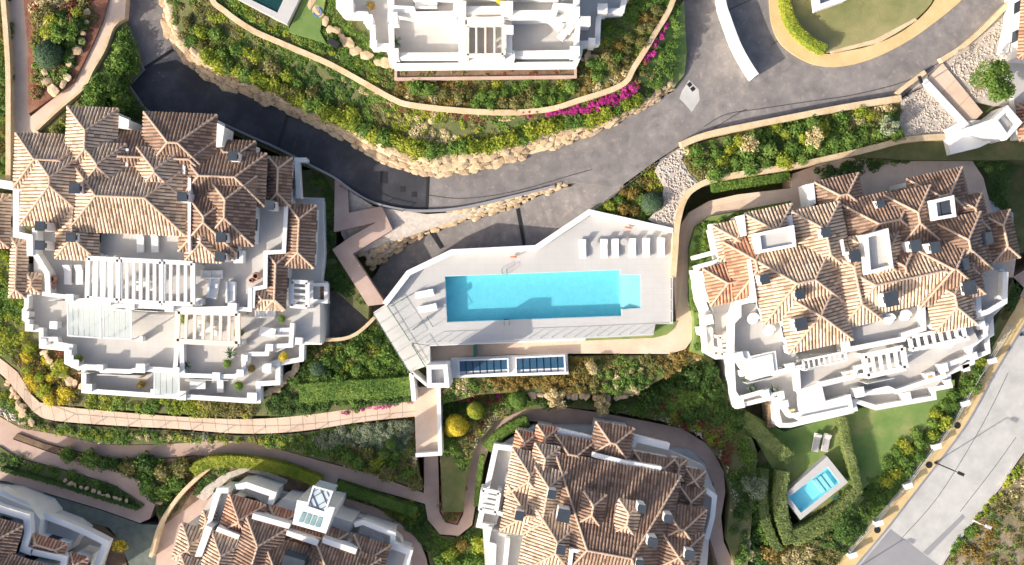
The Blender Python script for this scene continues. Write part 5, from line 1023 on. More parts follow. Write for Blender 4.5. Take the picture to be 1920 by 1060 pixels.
foliage('ground_cover', [(1112, 392), (1180, 345), (1226, 308), (1236, 300), (1228, 322), (1244, 350), (1240, 385), (1212, 412), (1160, 402)], 2.55, [('leaf_green', 3), ('leaf_orange', 1.2), ('leaf_olive', 1), ('leaf_lime', 1)], 'colourful planting triangle beside the ball shrub', dens=2.8, h=(.2, .5))
foliage('ground_cover', [(566, 650), (662, 638), (690, 618), (707, 596), (770, 702), (775, 748), (680, 760), (560, 776), (490, 772), (530, 730), (566, 690)], .25, [('leaf_dark', 2), ('leaf_green', 4), ('leaf_lime', 1.6), ('leaf_olive', 1)], 'dense green cover between left villa and footbridge', dens=2.6, r=(.3, .6), h=(.3, .8))
foliage('ground_cover', [(-60, 480), (25, 470), (48, 560), (45, 625), (75, 660), (120, 690), (152, 740), (300, 752), (480, 760), (470, 780), (300, 774), (112, 757), (78, 750), (60, 733), (38, 696), (0, 664), (-60, 620)], .35, [('leaf_green', 3), ('leaf_lime', 3.2), ('leaf_olive', 1.5), ('leaf_orange', 1.2)], 'bright green and yellow border at the front of the left villa', dens=2.6, r=(.3, .6), h=(.3, .8))
foliage('ground_cover', [(80, 660), (125, 692), (150, 740), (158, 742), (158, 700), (130, 682), (124, 660)], .35, [('leaf_red', 2), ('leaf_olive', 2)], 'reddish undergrowth at the corner of the left villa', dens=2.6, h=(.15, .4))
foliage('ground_cover', [(70, 785), (110, 797), (250, 807), (330, 811), (450, 820), (560, 816), (680, 798), (775, 788), (776, 846), (786, 912), (700, 884), (618, 863), (524, 838), (465, 824), (406, 821), (300, 829), (189, 828), (118, 812), (40, 800), (55, 775)], -1.15, [('leaf_green', 3), ('leaf_olive', 2), ('leaf_lime', 1), ('leaf_grey', .8)], 'grassy cover on the bank below the slab path', dens=2.2, h=(.2, .5))
foliage('ground_cover', [(560, 824), (640, 806), (720, 795), (772, 790), (774, 830), (740, 846), (700, 842), (660, 838), (600, 836)], -.95, [('leaf_grey', 3), ('leaf_blue', .7)], 'silver grey leaved patch left of the salmon walkway', dens=4.0, r=(.25, .5), h=(.25, .55), ls=.09, per=70)
foliage('ground_cover', [(-20, 696), (30, 745), (65, 782), (60, 798), (20, 770), (-20, 740)], -1.1, [('leaf_green', 2), ('leaf_lime', 2)], 'grass strip beside the pale rocks at the left edge', dens=3, h=(.15, .35))
foliage('ground_cover', [(90, 846), (165, 855), (219, 864), (328, 862), (361, 858), (420, 862), (370, 900), (340, 940), (305, 970), (293, 944), (283, 918), (259, 896), (219, 879), (151, 863)], -2.05, [('leaf_olive', 2), ('leaf_red', 1), ('leaf_green', 2), ('leaf_dark', 2)], 'shady mixed shrubs between the lower paths', dens=1.9, h=(.2, .6))
foliage('ground_cover', [(0, 842), (31, 861), (130, 887), (212, 913), (243, 932), (268, 948), (262, 951), (240, 945), (212, 925), (130, 900), (31, 873), (0, 862)], -2.1, [('leaf_dark', 2), ('leaf_green', 2)], 'dark green rim plants of the hairpin island', dens=2.5, h=(.15, .4))
foliage('ground_cover', [(830, 706), (1066, 704), (1070, 672), (1255, 668), (1298, 652), (1318, 660), (1258, 698), (1215, 720), (1178, 738), (1080, 734), (980, 731), (900, 736), (830, 752)], .15, [('leaf_orange', 3.2), ('leaf_olive', 2), ('leaf_green', 2), ('leaf_straw', .7)], 'orange brown and green hedge-like mass south of the pool path', dens=3.2, r=(.25, .5), h=(.4, .8), ls=.11)
foliage('ground_cover', [(830, 754), (900, 746), (980, 740), (1080, 742), (1180, 746), (1320, 672), (1345, 710), (1390, 790), (1412, 850), (1395, 1070), (1370, 1010), (1380, 930), (1362, 870), (1312, 808), (1240, 784), (1150, 766), (1060, 758), (985, 762), (926, 785), (885, 835), (868, 880), (832, 850)], -1.45, [('leaf_dark', 2.2), ('leaf_green', 4), ('leaf_olive', 1.5), ('leaf_red', .6), ('leaf_lime', .5)], 'deep green slope planting above the lower right villa', dens=1.9, r=(.3, .65), h=(.3, .9))
foliage('ground_cover', [(640, 904), (690, 920), (796, 950), (802, 980), (825, 1008), (862, 1010), (890, 988), (900, 960), (918, 1000), (920, 1070), (818, 1070), (802, 1028), (765, 988), (702, 942), (636, 922)], -2.55, [('leaf_green', 3), ('leaf_dark', 2), ('leaf_lime', 1), ('leaf_olive', 1)], 'green bank between the two lower villas', dens=2.4, h=(.2, .6))
foliage('ground_cover', [(1305, 430), (1330, 410), (1400, 398), (1476, 384), (1470, 400), (1400, 412), (1336, 424), (1330, 480), (1304, 500), (1312, 590), (1322, 660), (1304, 655), (1305, 600), (1297, 560), (1297, 464)], 1.72, [('leaf_green', 4), ('leaf_lime', 1.5)], 'green strip between path and right villa', dens=2.8, r=(.2, .4), h=(.12, .35))
foliage('ground_cover', [(1794, 748), (1818, 694), (1874, 606), (1900, 528), (1912, 545), (1864, 640), (1826, 702), (1784, 788), (1710, 884), (1650, 957), (1588, 1026), (1535, 1085), (1420, 1110), (1398, 1060), (1400, 960), (1430, 860), (1455, 900), (1462, 1000), (1490, 1025), (1560, 985), (1620, 930), (1632, 886), (1670, 870)], -2.55, [('leaf_green', 4), ('leaf_dark', 2), ('leaf_olive', 1.5), ('leaf_straw', .6)], 'green hedge bed along the yellow footway', dens=2.2, h=(.25, .7))
foliage('scrub_cover', [(1775, 1060), (1795, 1036), (1838, 978), (1892, 908), (1930, 856), (2040, 760), (2060, 1120), (1740, 1120)], -2.8, [('leaf_straw', 2), ('leaf_olive', 2), ('leaf_green', .7), ('leaf_orange', .6)], 'dry tufts on the scrub hillside', dens=1.6, r=(.2, .5), h=(.1, .5), per=36)
foliage('ground_cover', [(1770, 1046), (1790, 1020), (1835, 966), (1888, 898), (1920, 858), (1924, 876), (1880, 925), (1838, 984), (1796, 1040)], -2.8, [('leaf_lime', 1), ('leaf_green', 1)], 'bright grass verge beside the pale road', dens=3.4, r=(.15, .35), h=(.1, .3))
foliage('ground_cover', [(1530, 320), (1600, 306), (1716, 285), (1720, 296), (1604, 322), (1530, 334)], 1.7, [('leaf_dark', 3), ('leaf_green', 1)], 'dark planting strip on the path behind the right villa', dens=3, h=(.15, .4))
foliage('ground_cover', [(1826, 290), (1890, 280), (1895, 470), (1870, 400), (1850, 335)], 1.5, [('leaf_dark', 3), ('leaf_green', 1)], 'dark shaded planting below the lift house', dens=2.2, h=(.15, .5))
foliage('ground_cover', [(835, 866), (872, 874), (864, 960), (855, 978), (838, 974), (829, 955)], -1.98, [('leaf_red', 3), ('leaf_olive', 1)], 'reddish low plants in the U-shaped bend', dens=2.2, h=(.1, .3))
BZ2 = lambda x, y: BZ(x, y)+.3
foliage('bougainvillea', [(979, 213), (1040, 208), (1076, 201), (1117, 191), (1155, 176), (1185, 154), (1202, 134), (1207, 142), (1196, 168), (1166, 192), (1130, 206), (1080, 213), (1040, 219), (979, 223)], 5.2, [('petal', 4), ('leaf_red', .8), ('leaf_olive', .5)], 'magenta bougainvillea along the curved garden wall', dens=9, zf=BZ2, r=(.15, .3), h=(.15, .4), ls=.06, per=90, patch=1.2)
foliage('bougainvillea', [(1205, 116), (1218, 92), (1230, 68), (1244, 44), (1252, 48), (1240, 74), (1228, 100), (1214, 122)], 5.2, [('petal', 3), ('leaf_red', 1)], 'magenta bougainvillea at the upper end of the curved wall', dens=5, zf=lambda x, y: np.full_like(np.asarray(x, float), 5.3), r=(.2, .35), h=(.2, .45), ls=.08, per=80, patch=1.2)
foliage('bougainvillea', [(640, 770), (700, 762), (772, 752), (772, 757), (700, 769), (640, 777)], None, [('petal', 2), ('leaf_olive', 1.2)], 'magenta flowers along the slab path edge', dens=7, zf=lambda x, y: np.full_like(np.asarray(x, float), -.1), r=(.15, .25), h=(.15, .3), ls=.07, per=50, patch=1.2)
foliage('bougainvillea', [(860, 745), (905, 742), (935, 740), (955, 748), (935, 758), (890, 760), (866, 758)], None, [('leaf_red', 3), ('petal', .6)], 'dark reddish bougainvillea beside the topiary trees', dens=4, zf=lambda x, y: np.full_like(np.asarray(x, float), -1.2), r=(.2, .35), h=(.2, .4), ls=.08, per=50)
foliage('ground_cover', [(745, 130), (1076, 127), (1076, 142), (745, 145)], 6.12, [('leaf_olive', 2), ('leaf_red', 1)], 'sparse planting in the brown trough of the top villa', dens=1.2, r=(.12, .25), h=(.08, .2), per=24)
# ------------------------------------------------------------------ individual shrubs
scatter([(395, 112, 4.9), (450, 138, 4.9), (520, 165, 4.9), (600, 205, 4.9), (670, 238, 4.9), (730, 262, 4.9), (800, 282, 4.9), (870, 277, 4.9), (950, 262, 4.8), (1030, 238, 4.6), (1110, 222, 4.3), (1190, 188, 4.1)], 4.8, 46, (12, 17), ['leaf_lime', 'leaf_green', 'leaf_lime'], 'round shrub in the row above the stone bank', 'shrub row above the stone bank', along=True, zf=BZ)
scatter([(345, 30), (400, 60), (480, 105), (560, 150), (640, 190), (680, 212), (640, 215), (540, 175), (450, 132), (370, 90)], None, 22, (9, 15), ['leaf_green', 'leaf_lime', 'leaf_olive'], 'loose shrub on the slope left of the top villa', 'shrubs on the left slope', zf=BZ)
scatter([(770, 160), (900, 175), (1020, 172), (1090, 158), (1070, 182), (960, 200), (850, 196)], 5.4, 22, (9, 14), ['leaf_green', 'leaf_green', 'leaf_olive'], 'shrub below the top villa brown trough', 'shrubs under the top villa')
scatter([(1105, 110), (1160, 85), (1195, 55), (1225, 10), (1240, 15), (1205, 80), (1170, 120), (1120, 150)], 5.4, 16, (8, 13), ['leaf_green', 'leaf_olive', 'leaf_orange'], 'shrub on the slope right of the top villa', 'shrubs right of the top villa')
scatter([(1290, 288), (1450, 240), (1680, 198), (1685, 252), (1500, 300), (1330, 332), (1300, 320)], 2.95, 38, (10, 18), ['leaf_green', 'leaf_lime', 'leaf_green'], 'shrub in the bed between two tan walls', 'shrubs between the tan walls', minsep=.8)
scatter([(545, 725), (600, 650), (690, 620), (740, 668), (700, 690), (620, 720)], .25, 24, (10, 17), ['leaf_green', 'leaf_dark', 'leaf_lime', 'leaf_green'], 'leafy shrub in the footbridge garden', 'garden shrubs left of the footbridge', minsep=.8)
scatter([(85, 668), (120, 695), (150, 735), (110, 755), (80, 745), (50, 700), (50, 640)], .35, 22, (9, 15), ['leaf_lime', 'leaf_yellow', 'leaf_lime'], 'yellow green shrub at the left villa front corner', 'yellow green shrubs by the left villa', minsep=.75)
scatter([(1654, 870), (1714, 808), (1782, 743), (1836, 676), (1846, 694), (1794, 766), (1724, 856), (1664, 906)], -2.5, 28, (10, 15), ['leaf_green', 'leaf_lime', 'leaf_green'], 'green shrub between lawn and yellow footway', 'shrub row along the yellow footway', minsep=.7)
scatter([(1200, 740), (1320, 680), (1385, 790), (1330, 790), (1260, 775)], -1.4, 22, (11, 20), ['leaf_dark', 'leaf_green', 'leaf_dark'], 'dark shrub on the shaded slope', 'shrubs on the shaded slope', minsep=.75)
scatter([(120, 850), (220, 868), (350, 862), (330, 930), (300, 950), (262, 892)], -2.05, 14, (10, 18), ['leaf_olive', 'leaf_dark', 'leaf_green'], 'shrub between the lower left paths', 'shrubs between the lower left paths')
scatter([(1400, 870), (1440, 900), (1450, 1000), (1480, 1040), (1410, 1060)], -2.5, 14, (10, 18), ['leaf_dark', 'leaf_green', 'leaf_orange'], 'shrub outside the hedge of the swim spa garden', 'shrubs outside the spa hedge')
scatter([(195, 150), (232, 80), (250, 120), (235, 200), (165, 222)], 3.65, 12, (14, 24), ['leaf_green', 'leaf_dark', 'leaf_green'], 'shrub in the corner behind the left villa', 'shrubs behind the left villa', minsep=.7)
scatter([(70, 20), (130, 10), (170, 20), (138, 100), (105, 145), (85, 140)], 4.4, 14, (9, 16), ['leaf_green', 'leaf_lime', 'leaf_olive', 'leaf_dark'], 'shrub in the rock garden at the top left', 'rock garden shrubs')
scatter([(640, 855), (700, 848), (770, 855), (780, 905), (700, 880)], -1.1, 16, (10, 15), ['leaf_green', 'leaf_olive', 'leaf_lime'], 'leafy shrub below the silver grey patch', 'shrubs below the silver patch')
scatter([(880, 1010), (915, 1020), (918, 1060), (830, 1060), (830, 1020)], -2.5, 9, (11, 17), ['leaf_green', 'leaf_lime', 'leaf_orange'], 'shrub between the two lower villas', 'shrubs between the lower villas')
scatter([(1120, 388), (1185, 345), (1215, 365), (1190, 400), (1150, 400)], 2.55, 7, (9, 13), ['leaf_orange', 'leaf_green', 'leaf_lime'], 'small shrub in the triangle bed', 'triangle bed shrubs')
# named single plants
shrub(98, 106, 4.3, 27, 'leaf_blue', 'big clipped blue green ball in the top left rock garden', seed=11, h=1.5, n=2600, ls=.05, amp=.04, tight=True, name='ball_shrub')
shrub(598, 690, .2, 17, 'leaf_blue', 'clipped dark ball shrub beside the left villa terrace', seed=12, h=1.0, n=1800, ls=.06, amp=.03, tight=True, name='ball_shrub')
shrub(1221, 381, 2.6, 22, 'leaf_blue', 'clipped grey green ball beside the white cobbles', seed=13, h=1.3, n=2200, ls=.055, amp=.03, tight=True, name='ball_shrub')
tree(1870, 150, 3, 42, 5.5, 'leaf_green', 'bright green feathery tree on the cobble slope at right', 3, 5200, .12, clumps=26)
tree(1592, 985, -2.6, 36, 4.2, 'leaf_dark', 'dark feathery tree at the bottom beside the spa hedge', 4, 3600, .12, clumps=20)
tree(1045, 747, -1.5, 20, 2.8, 'leaf_straw', 'pale straw green tree on the path bend, left of two', 5, 1800, .10)
tree(1125, 762, -1.5, 18, 2.8, 'leaf_straw', 'pale straw green tree on the path bend, right of two', 6, 1600, .10)
tree(1112, 692, .1, 14, 1.9, 'leaf_straw', 'small pale tree amid the orange planting', 9, 900, .09)
tree(1416, 912, -2.6, 26, 3.2, 'leaf_grey', 'grey green tree beside the pale gravel strip', 7, 2200, .10)
tree(185, 168, 3.6, 34, 4.2, 'leaf_green', 'large leafy tree at the back corner of the left villa', 8, 3600, .13, clumps=20)
tree(118, 55, 4.3, 26, 3.2, 'leaf_green', 'green tree in the top left rock garden', 10, 2200, .12)
tree(225, 1023, -2.6, 14, 2.4, 'leaf_yellow', 'small yellow green tree beside the corner villa', 12, 1100, .09)
tree(1525, 258, 2.9, 20, 2.2, 'leaf_straw', 'wispy bare-looking bush between the two tan walls', 13, 900, .10, name='bush')
tree(1665, 235, 2.9, 20, 2.2, 'leaf_grey', 'pale grey bush beside the cobbles and tan wall', 14, 1200, .10, name='bush')
tree(1405, 270, 2.9, 18, 2.0, 'leaf_straw', 'pale wispy bush near the middle of the walled shrub bed', 15, 800, .10, name='bush')
def topiary(x, y, z, rpx, leafm, label, H=2.0, amp=.05):
    t = empty('topiary_tree', P(x, y, z), label, 'tree'); c = P(x, y, z+H*.7); r = PX(rpx, z+H*.7)
    MB().tube([(c.x, c.y, z-.2), (c.x, c.y, z+H*.6)], [.07, .05], 6).build('trunk', M['bark'], t)
    o = link_mesh('crown', crown_mesh(leafm, 20+int(x) % 5, 1500, .085, amp, .9, True), c, t); o.scale = (r, r, r)
topiary(972, 750, -1.5, 17, 'leaf_green', 'round clipped green tree right of the pair by the path'); topiary(892, 770, -1.5, 16, 'leaf_lime', 'round clipped lime tree left of the pair by the path')
topiary(855, 800, -1.5, 21, 'leaf_yellow', 'golden yellow bush right of the salmon walkway', 1.6, .14); topiary(733, 832, -1.1, 10, 'leaf_green', 'small green bush in the silver patch', 1.4, .1)
# ------------------------------------------------------------------ hedges
hedge([(1393, 783), (1420, 806), (1450, 835), (1484, 862)], -2.4, 26, 1.5, 'leaf_hedge', 'thick clipped hedge along the left side of the spa lawn')
hedge([(1470, 884), (1464, 930), (1470, 980), (1484, 1020)], -2.5, 24, 1.5, 'leaf_hedge', 'clipped hedge to the left of the swim spa')
hedge([(1486, 1012), (1540, 985), (1590, 948), (1610, 925)], -2.5, 30, 1.5, 'leaf_hedge', 'clipped hedge below the swim spa')
hedge([(1612, 928), (1606, 895), (1594, 850), (1580, 782)], -2.4, 15, 1.5, 'leaf_hedge', 'straight clipped hedge dividing the two lawns')
hedge([(1434, 880), (1432, 950), (1444, 1000), (1462, 1034)], -2.6, 17, 1.2, 'leaf_hedge', 'outer curved hedge left of the spa garden')
hedge([(1472, -40), (1474, 0), (1486, 40), (1512, 70), (1550, 93)], 3.3, 16, 1.2, 'leaf_lime', 'bright hedge curving round the top right lawn')
hedge([(912, 842), (930, 822), (955, 804), (990, 788)], -2.0, 20, .9, 'leaf_green', 'curved hedge behind the lower right villa')
hedge([(360, 886), (380, 872), (410, 866), (460, 868), (520, 878), (560, 890), (600, 906)], -2.2, 22, 1.1, 'leaf_lime', 'long yellow green hedge behind the lower middle villa')
hedge([(632, 912), (680, 928), (730, 945), (780, 962)], -2.5, 20, 1.1, 'leaf_green', 'hedge between lower path and shaded villa path')
hedge([(905, 855), (898, 900), (893, 950)], -1.9, 8, .7, 'leaf_green', 'thin hedge on the left flank of the lower right villa')
hedge([(1335, 352), (1400, 342), (1480, 330)], 1.6, 16, .7, 'leaf_green', 'clipped hedge strip along the path to the right villa')
hedge([(0, 880), (60, 895), (120, 912), (190, 934), (258, 954)], -2.2, 8, .5, 'leaf_dark', 'low dark hedge edging the hairpin path')
hedge([(560, 738), (640, 732), (720, 728), (768, 724)], .2, 36, .8, 'leaf_green', 'broad clipped green hedge above the slab path')

foliage('ground_cover', [(53, -40), (60, 78), (62, 196), (84, 176), (84, 60), (86, -40)], 4.33, [('leaf_red', 2), ('leaf_orange', 3), ('leaf_olive', 1)], 'rust brown grasses beside the straight brick path', dens=1.7, r=(.15, .3), h=(.08, .25), ls=.08)
foliage('ground_cover', [(395, 925), (430, 902), (462, 889), (500, 897), (540, 912), (520, 925), (470, 905), (440, 908), (412, 920)], -2.2, [('leaf_dark', 2), ('leaf_green', 2)], 'dark planting between gravel walk and lower middle villa', dens=2.6, h=(.2, .4))
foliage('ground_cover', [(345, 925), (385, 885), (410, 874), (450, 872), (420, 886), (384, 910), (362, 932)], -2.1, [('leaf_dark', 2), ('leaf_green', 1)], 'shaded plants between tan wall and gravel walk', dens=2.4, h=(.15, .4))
foliage('ground_cover', [(80, 800), (190, 812), (300, 816), (450, 826), (560, 822), (640, 812), (640, 820), (560, 834), (450, 832), (300, 826), (190, 824), (80, 808)], -1.0, [('leaf_lime', 2), ('leaf_green', 1.5), ('leaf_straw', .8)], 'light grass band above the lower left path', dens=2.6, r=(.15, .35), h=(.1, .3), ls=.08)

foliage('dry_cover', [(770, 201), (870, 213), (975, 216), (975, 226), (870, 226), (765, 214), (690, 178), (640, 150), (642, 142), (700, 170)], 5.2, [('leaf_straw', 2), ('leaf_red', 1.5), ('petal', .3)], 'dry pinkish brown strip below the curved garden wall', dens=3, zf=lambda x, y: BZ(x, y)+.05, r=(.15, .3), h=(.06, .18), ls=.07)
# ================================================================== STONES
def rock_mesh(seed, sx, sy, sz):
    rng = np.random.default_rng(seed); v, f = ico(1); k = rng.normal(size=(5, 3)); 
    r = 1+.16*np.sin(v@k.T*1.7+rng.uniform(0, 6, 5)).sum(1)/2+rng.normal(size=len(v))*.05
    v = np.sign(v)*np.abs(v)**.75*r[:, None]*np.array([sx, sy, sz]); me = bpy.data.meshes.new('stone'); me.from_pydata(v.tolist(), [], f); me.materials.append(M['stone']); return me
ROCK = [rock_mesh(40+i, *d) for i, d in enumerate([(.66, .44, .20), (.54, .46, .22), (.80, .44, .20), (.50, .42, .22), (.64, .50, .24), (.70, .40, .20)])]
def stone(parent, p, s, yaw, name='stone'):
    o = bpy.data.objects.new(name, R.choice(ROCK)); COL.objects.link(o)
    if parent is not None: o.parent = parent; o.location = Vector(p)-ORG[parent.name]
    else: o.location = p
    o.scale = (s*R.uniform(.85, 1.15), s*R.uniform(.85, 1.15), s*R.uniform(.85, 1.15)); o.rotation_euler = (R.uniform(-.15, .15), R.uniform(-.15, .15), yaw+R.uniform(-.2, .2)); ORG[o.name] = Vector(p); return o
def stone_rows(name, A, B, ts, step, size, label, cat='stone bank'):
    """rows of boulders lying on the sloping face between photo polylines A and B"""
    t = empty(name, P(*A[len(A)//2]), label, cat); L = length(A)/PPM; n = int(L/step)
    a = W(resample(smooth(A), n)); b = W(resample(smooth(B), n))
    for j, k in enumerate(ts):
        for i in range(n-1):
            u = .5*(j % 2); p = a[i].lerp(a[i+1], u).lerp(b[i].lerp(b[i+1], u), k); d = a[i+1]-a[i]
            if R.random() < .06: continue
            stone(t, p+Vector((R.uniform(-.08, .08), R.uniform(-.08, .08), .03)), size*R.uniform(.75, 1.3)*min(1, .55+.45*(b[i]-a[i]).length/1.6), math.atan2(d.y, d.x))
    return t
stone_rows('stone_bank', [p for p in BB if p[1] > -30], [p for p in BT if p[1] > -30], (.08, .38, .68, .96), .85, .86, 'long bank of stacked honey coloured boulders above the road')
stone_rows('stone_bank', [(1060, 349, 2.55), (1000, 370, 1.7), (940, 394, 1.1), (880, 411, .6), (830, 424, .2), (770, 454, -.3), (722, 488, -.6), (700, 512, -.9)], [(1058, 345, 3), (1000, 360, 2.7), (940, 376, 2.4), (880, 392, 2.2), (830, 405, 1.9), (770, 432, 1.3), (715, 465, 1.0), (688, 500, .6)], (.05, .4, .75, 1.05), .85, .86, 'rocky wedge of pale boulders between road and ramp')
def boulders(pts, z, n, size, label, group, jit=5, name='boulder'):
    objs = []
    for x, y in resample(pts, n):
        c = P(x+R.uniform(-jit, jit), y+R.uniform(-jit, jit), z+.1)
        objs.append(stone(None, c, size*R.uniform(.75, 1.3), R.uniform(0, 3.1), name)); tag(objs[-1], label, 'boulder', group)
    rank(objs, label)
boulders([(86, 20), (90, 65), (84, 110), (84, 150), (102, 168)], 4.5, 9, .95, 'boulder on the rock garden left side', 'rock garden boulders, left side')
boulders([(160, 25), (158, 60), (148, 85), (140, 102), (128, 132), (115, 158)], 4.5, 9, .75, 'boulder on the rock garden right side', 'rock garden boulders, right side')
boulders([(588, 4), (600, 30), (618, 52), (640, 72), (665, 92), (700, 112), (732, 124)], 5.5, 15, .85, 'boulder in the curve left of the top villa', 'boulders left of the top villa')
boulders([(1090, 113), (1110, 112)], 5.5, 3, .8, 'boulder beside the right corner of the top villa', 'boulders right of the top villa', 2)
boulders([(83, 660), (100, 690), (125, 712), (150, 725)], .6, 10, .75, 'boulder at the left villa front left foot', 'boulders front left of the left villa', 2)
boulders([(492, 742), (520, 728), (545, 702), (558, 682)], .6, 12, .7, 'boulder in the curve right of the left villa', 'boulders right of the left villa', 2)
boulders([(1000, 738), (1060, 741), (1100, 742), (1140, 746), (1175, 742), (1200, 728), (1222, 712), (1245, 697), (1275, 682), (1305, 668)], -.3, 26, .75, 'pale boulder in the line below the orange planting', 'boulders below the orange planting', 3)
boulders([(122, 903), (150, 912), (180, 923), (236, 941)], -2.0, 12, .6, 'boulder in the hairpin island', 'hairpin island boulders', 2)
boulders([(1378, 945), (1386, 975), (1392, 1005), (1400, 1040)], -1.9, 6, 1.3, 'large boulder beside the winding bottom path', 'large boulders at the bottom', 3)
boulders([(10, 715), (30, 745), (45, 775), (60, 790)], -.9, 12, .7, 'pale boulder at the left picture edge', 'boulders at the left edge', 8)
boulders([(620, 860), (655, 872), (690, 882), (720, 892)], -1.5, 12, .55, 'flat pale stone edging the lower path', 'stones edging the lower path', 1)
boulders([(832, 862), (838, 885), (836, 905), (842, 930), (852, 945)], -1.9, 9, .65, 'pale stone by the red planting island', 'stones by the red planting island', 2)
boulders([(776, 860), (774, 880), (770, 900)], -1.2, 5, .6, 'pale stone at the salmon walkway foot', 'stones beside the walkway foot', 2)
boulders([(262, 905), (280, 915), (296, 925), (300, 940)], -2.0, 6, .55, 'pale stone at the hairpin corner', 'stones at the hairpin corner', 2)
boulders([(45, 800), (120, 812), (190, 828), (300, 828), (400, 820), (470, 822), (540, 840), (600, 858)], -1.4, 40, .45, 'small pale stone edging the lower left path', 'stones edging the lower left path', 1)
boulders([(668, 480), (680, 475), (690, 492), (700, 470)], .9, 8, .6, 'brown rock under the zigzag path corner', 'rocks under the zigzag path', 5)
boulders([(1432, 900), (1452, 960), (1470, 1030)], -2.4, 5, .5, 'stone between the two hedges left of the spa', 'stones between hedges', 2)
# cobbles: loose white stones on the gravel beds
def cobbles(pts, z, dens, label, zf=None, s=(.07, .17), mt='cobble'):
    w = [(p.x, p.y) for p in W(pts, z)]; n = int(area(w)*dens); xy = sample(w, n); f = zf or zfit(pts, z); zz = f(xy[:, 0], xy[:, 1])
    o8 = np.array([(1, 0, 0), (0, 1, 0), (-1, 0, 0), (0, -1, 0), (0, 0, .8), (0, 0, -.8)], float); S = NR.uniform(*s, (n, 3)); a = NR.uniform(0, 6.28, n)
    V = o8[None]*S[:, None]*np.array([1.2, .9, .8]); ca, sa = np.cos(a)[:, None], np.sin(a)[:, None]
    X = V[:, :, 0]*ca-V[:, :, 1]*sa; Y = V[:, :, 0]*sa+V[:, :, 1]*ca; V = np.stack([X+xy[:, :1], Y+xy[:, 1:], V[:, :, 2]+zz[:, None]+.05], 2).reshape(-1, 3)
    F8 = np.array([(0, 1, 4), (1, 2, 4), (2, 3, 4), (3, 0, 4), (1, 0, 5), (2, 1, 5), (3, 2, 5), (0, 3, 5)]); F = (F8[None]+(np.arange(n)*6)[:, None, None]).reshape(-1, 3)
    org = np.array([w[0][0], w[0][1], float(np.ravel(zz)[0])]); me = bpy.data.meshes.new('cobbles'); me.from_pydata((V-org).tolist(), [], F.tolist()); me.materials.append(M[mt])
    tag(link_mesh('cobbles', me, org), label, 'gravel', None, 'stuff')
cobbles([(1286, 275), (1242, 300), (1230, 320), (1247, 350), (1243, 385), (1222, 410), (1260, 428), (1268, 410), (1284, 370), (1306, 345), (1288, 325), (1279, 300)], 2.95, 20, 'white cobbles beside the ball shrub')
cobbles([(1693, 192), (1735, 150), (1790, 220), (1770, 250), (1700, 260), (1690, 240)], 2.97, 16, 'white cobbles left of the lift house bridge')
cobbles([(1775, 125), (1842, 72), (1884, 26), (1905, 10), (1890, 100), (1850, 180), (1825, 185)], 2.96, 16, 'white cobbles under the tree at the upper right')
cobbles([(655, 356), (700, 387), (800, 403), (830, 408), (790, 428), (742, 440), (718, 387), (656, 397)], None, 16, 'grey white cobbles between road and zigzag path', zf=zfit([(628, 340, 2.5), (800, 402, 2.3), (1070, 350, 2.8), (880, 404, 1.1), (770, 446, .3), (715, 484, .2), (661, 478, 1.2)], None))
cobbles([(1150, 752), (1200, 765), (1250, 778), (1312, 800), (1350, 840), (1372, 890), (1390, 940), (1385, 960), (1372, 930), (1360, 880), (1335, 835), (1280, 800), (1212, 784)], -1.42, 14, 'pale gravel strip following the winding path', s=(.06, .13))
cobbles([(905, 800), (925, 775), (960, 755), (966, 760), (932, 785), (912, 806), (890, 840), (884, 830)], -1.42, 18, 'white gravel strip beside the topiary trees', s=(.06, .13))
cobbles([(0, 735), (40, 775), (55, 795), (30, 795), (0, 780)], -1.15, 14, 'white stones at the left edge', s=(.1, .25))
# ================================================================== FURNITURE
def copy_tree(o, parent=None):
    c = o.copy(); COL.objects.link(c); c.parent = parent
    for ch in list(o.children): copy_tree(ch, c)
    return c
def place(o, x, y, z, rot, label, group=None):
    o.location = P(x, y, z); o.rotation_euler = (0, 0, -math.radians(rot)); o['label'] = label
    if group: o['group'] = group
    return o
PROTO = {}
def proto(kind, fn):
    """first call builds the thing at the origin, later calls copy it with its parts"""
    if kind not in PROTO: PROTO[kind] = fn(); return PROTO[kind]
    return copy_tree(PROTO[kind])
def b_lounger():
    t = empty('sun_lounger', (0, 0, 0), 'x', 'sun lounger')
    MB().box((0, 0, .24), (.72, 1.95, .07)).build('frame', M['fabric'], t)
    for sx in (-.3, .3):
        for sy in (-.85, .75): MB().box((sx, sy, 0), (.06, .06, .25)).build('leg', M['fabric'], t)
    MB().box((0, -.28, .31), (.66, 1.3, .09)).build('mattress', M['fabric'], t)
    MB().add([(-.33, .37, .32), (.33, .37, .32), (.33, .93, .72), (-.33, .93, .72), (-.33, .37, .42), (.33, .37, .42), (.33, .90, .80), (-.33, .90, .80)], [(0, 3, 2, 1), (4, 5, 6, 7), (0, 1, 5, 4), (1, 2, 6, 5), (2, 3, 7, 6), (3, 0, 4, 7)]).build('backrest', M['fabric'], t)
    return t
def b_grey_lounger():
    t = b_lounger()
    for c in t.children:
        if c.name.startswith(('mattress', 'backrest')): c.data.materials[0] = M['grey_fabric']
    return t
def b_sofa():
    t = empty('sofa', (0, 0, 0), 'x', 'sofa'); MB().box((0, 0, .08), (2.0, .85, .3)).build('base', M['fabric'], t)
    for s in (-.48, .48): MB().box((s, .03, .38), (.92, .72, .14)).build('cushion', M['fabric'], t)
    MB().box((0, -.36, .38), (2.0, .16, .42)).build('backrest', M['fabric'], t)
    for s in (-.95, .95): MB().box((s, 0, .38), (.14, .85, .22)).build('armrest', M['fabric'], t)
    return t
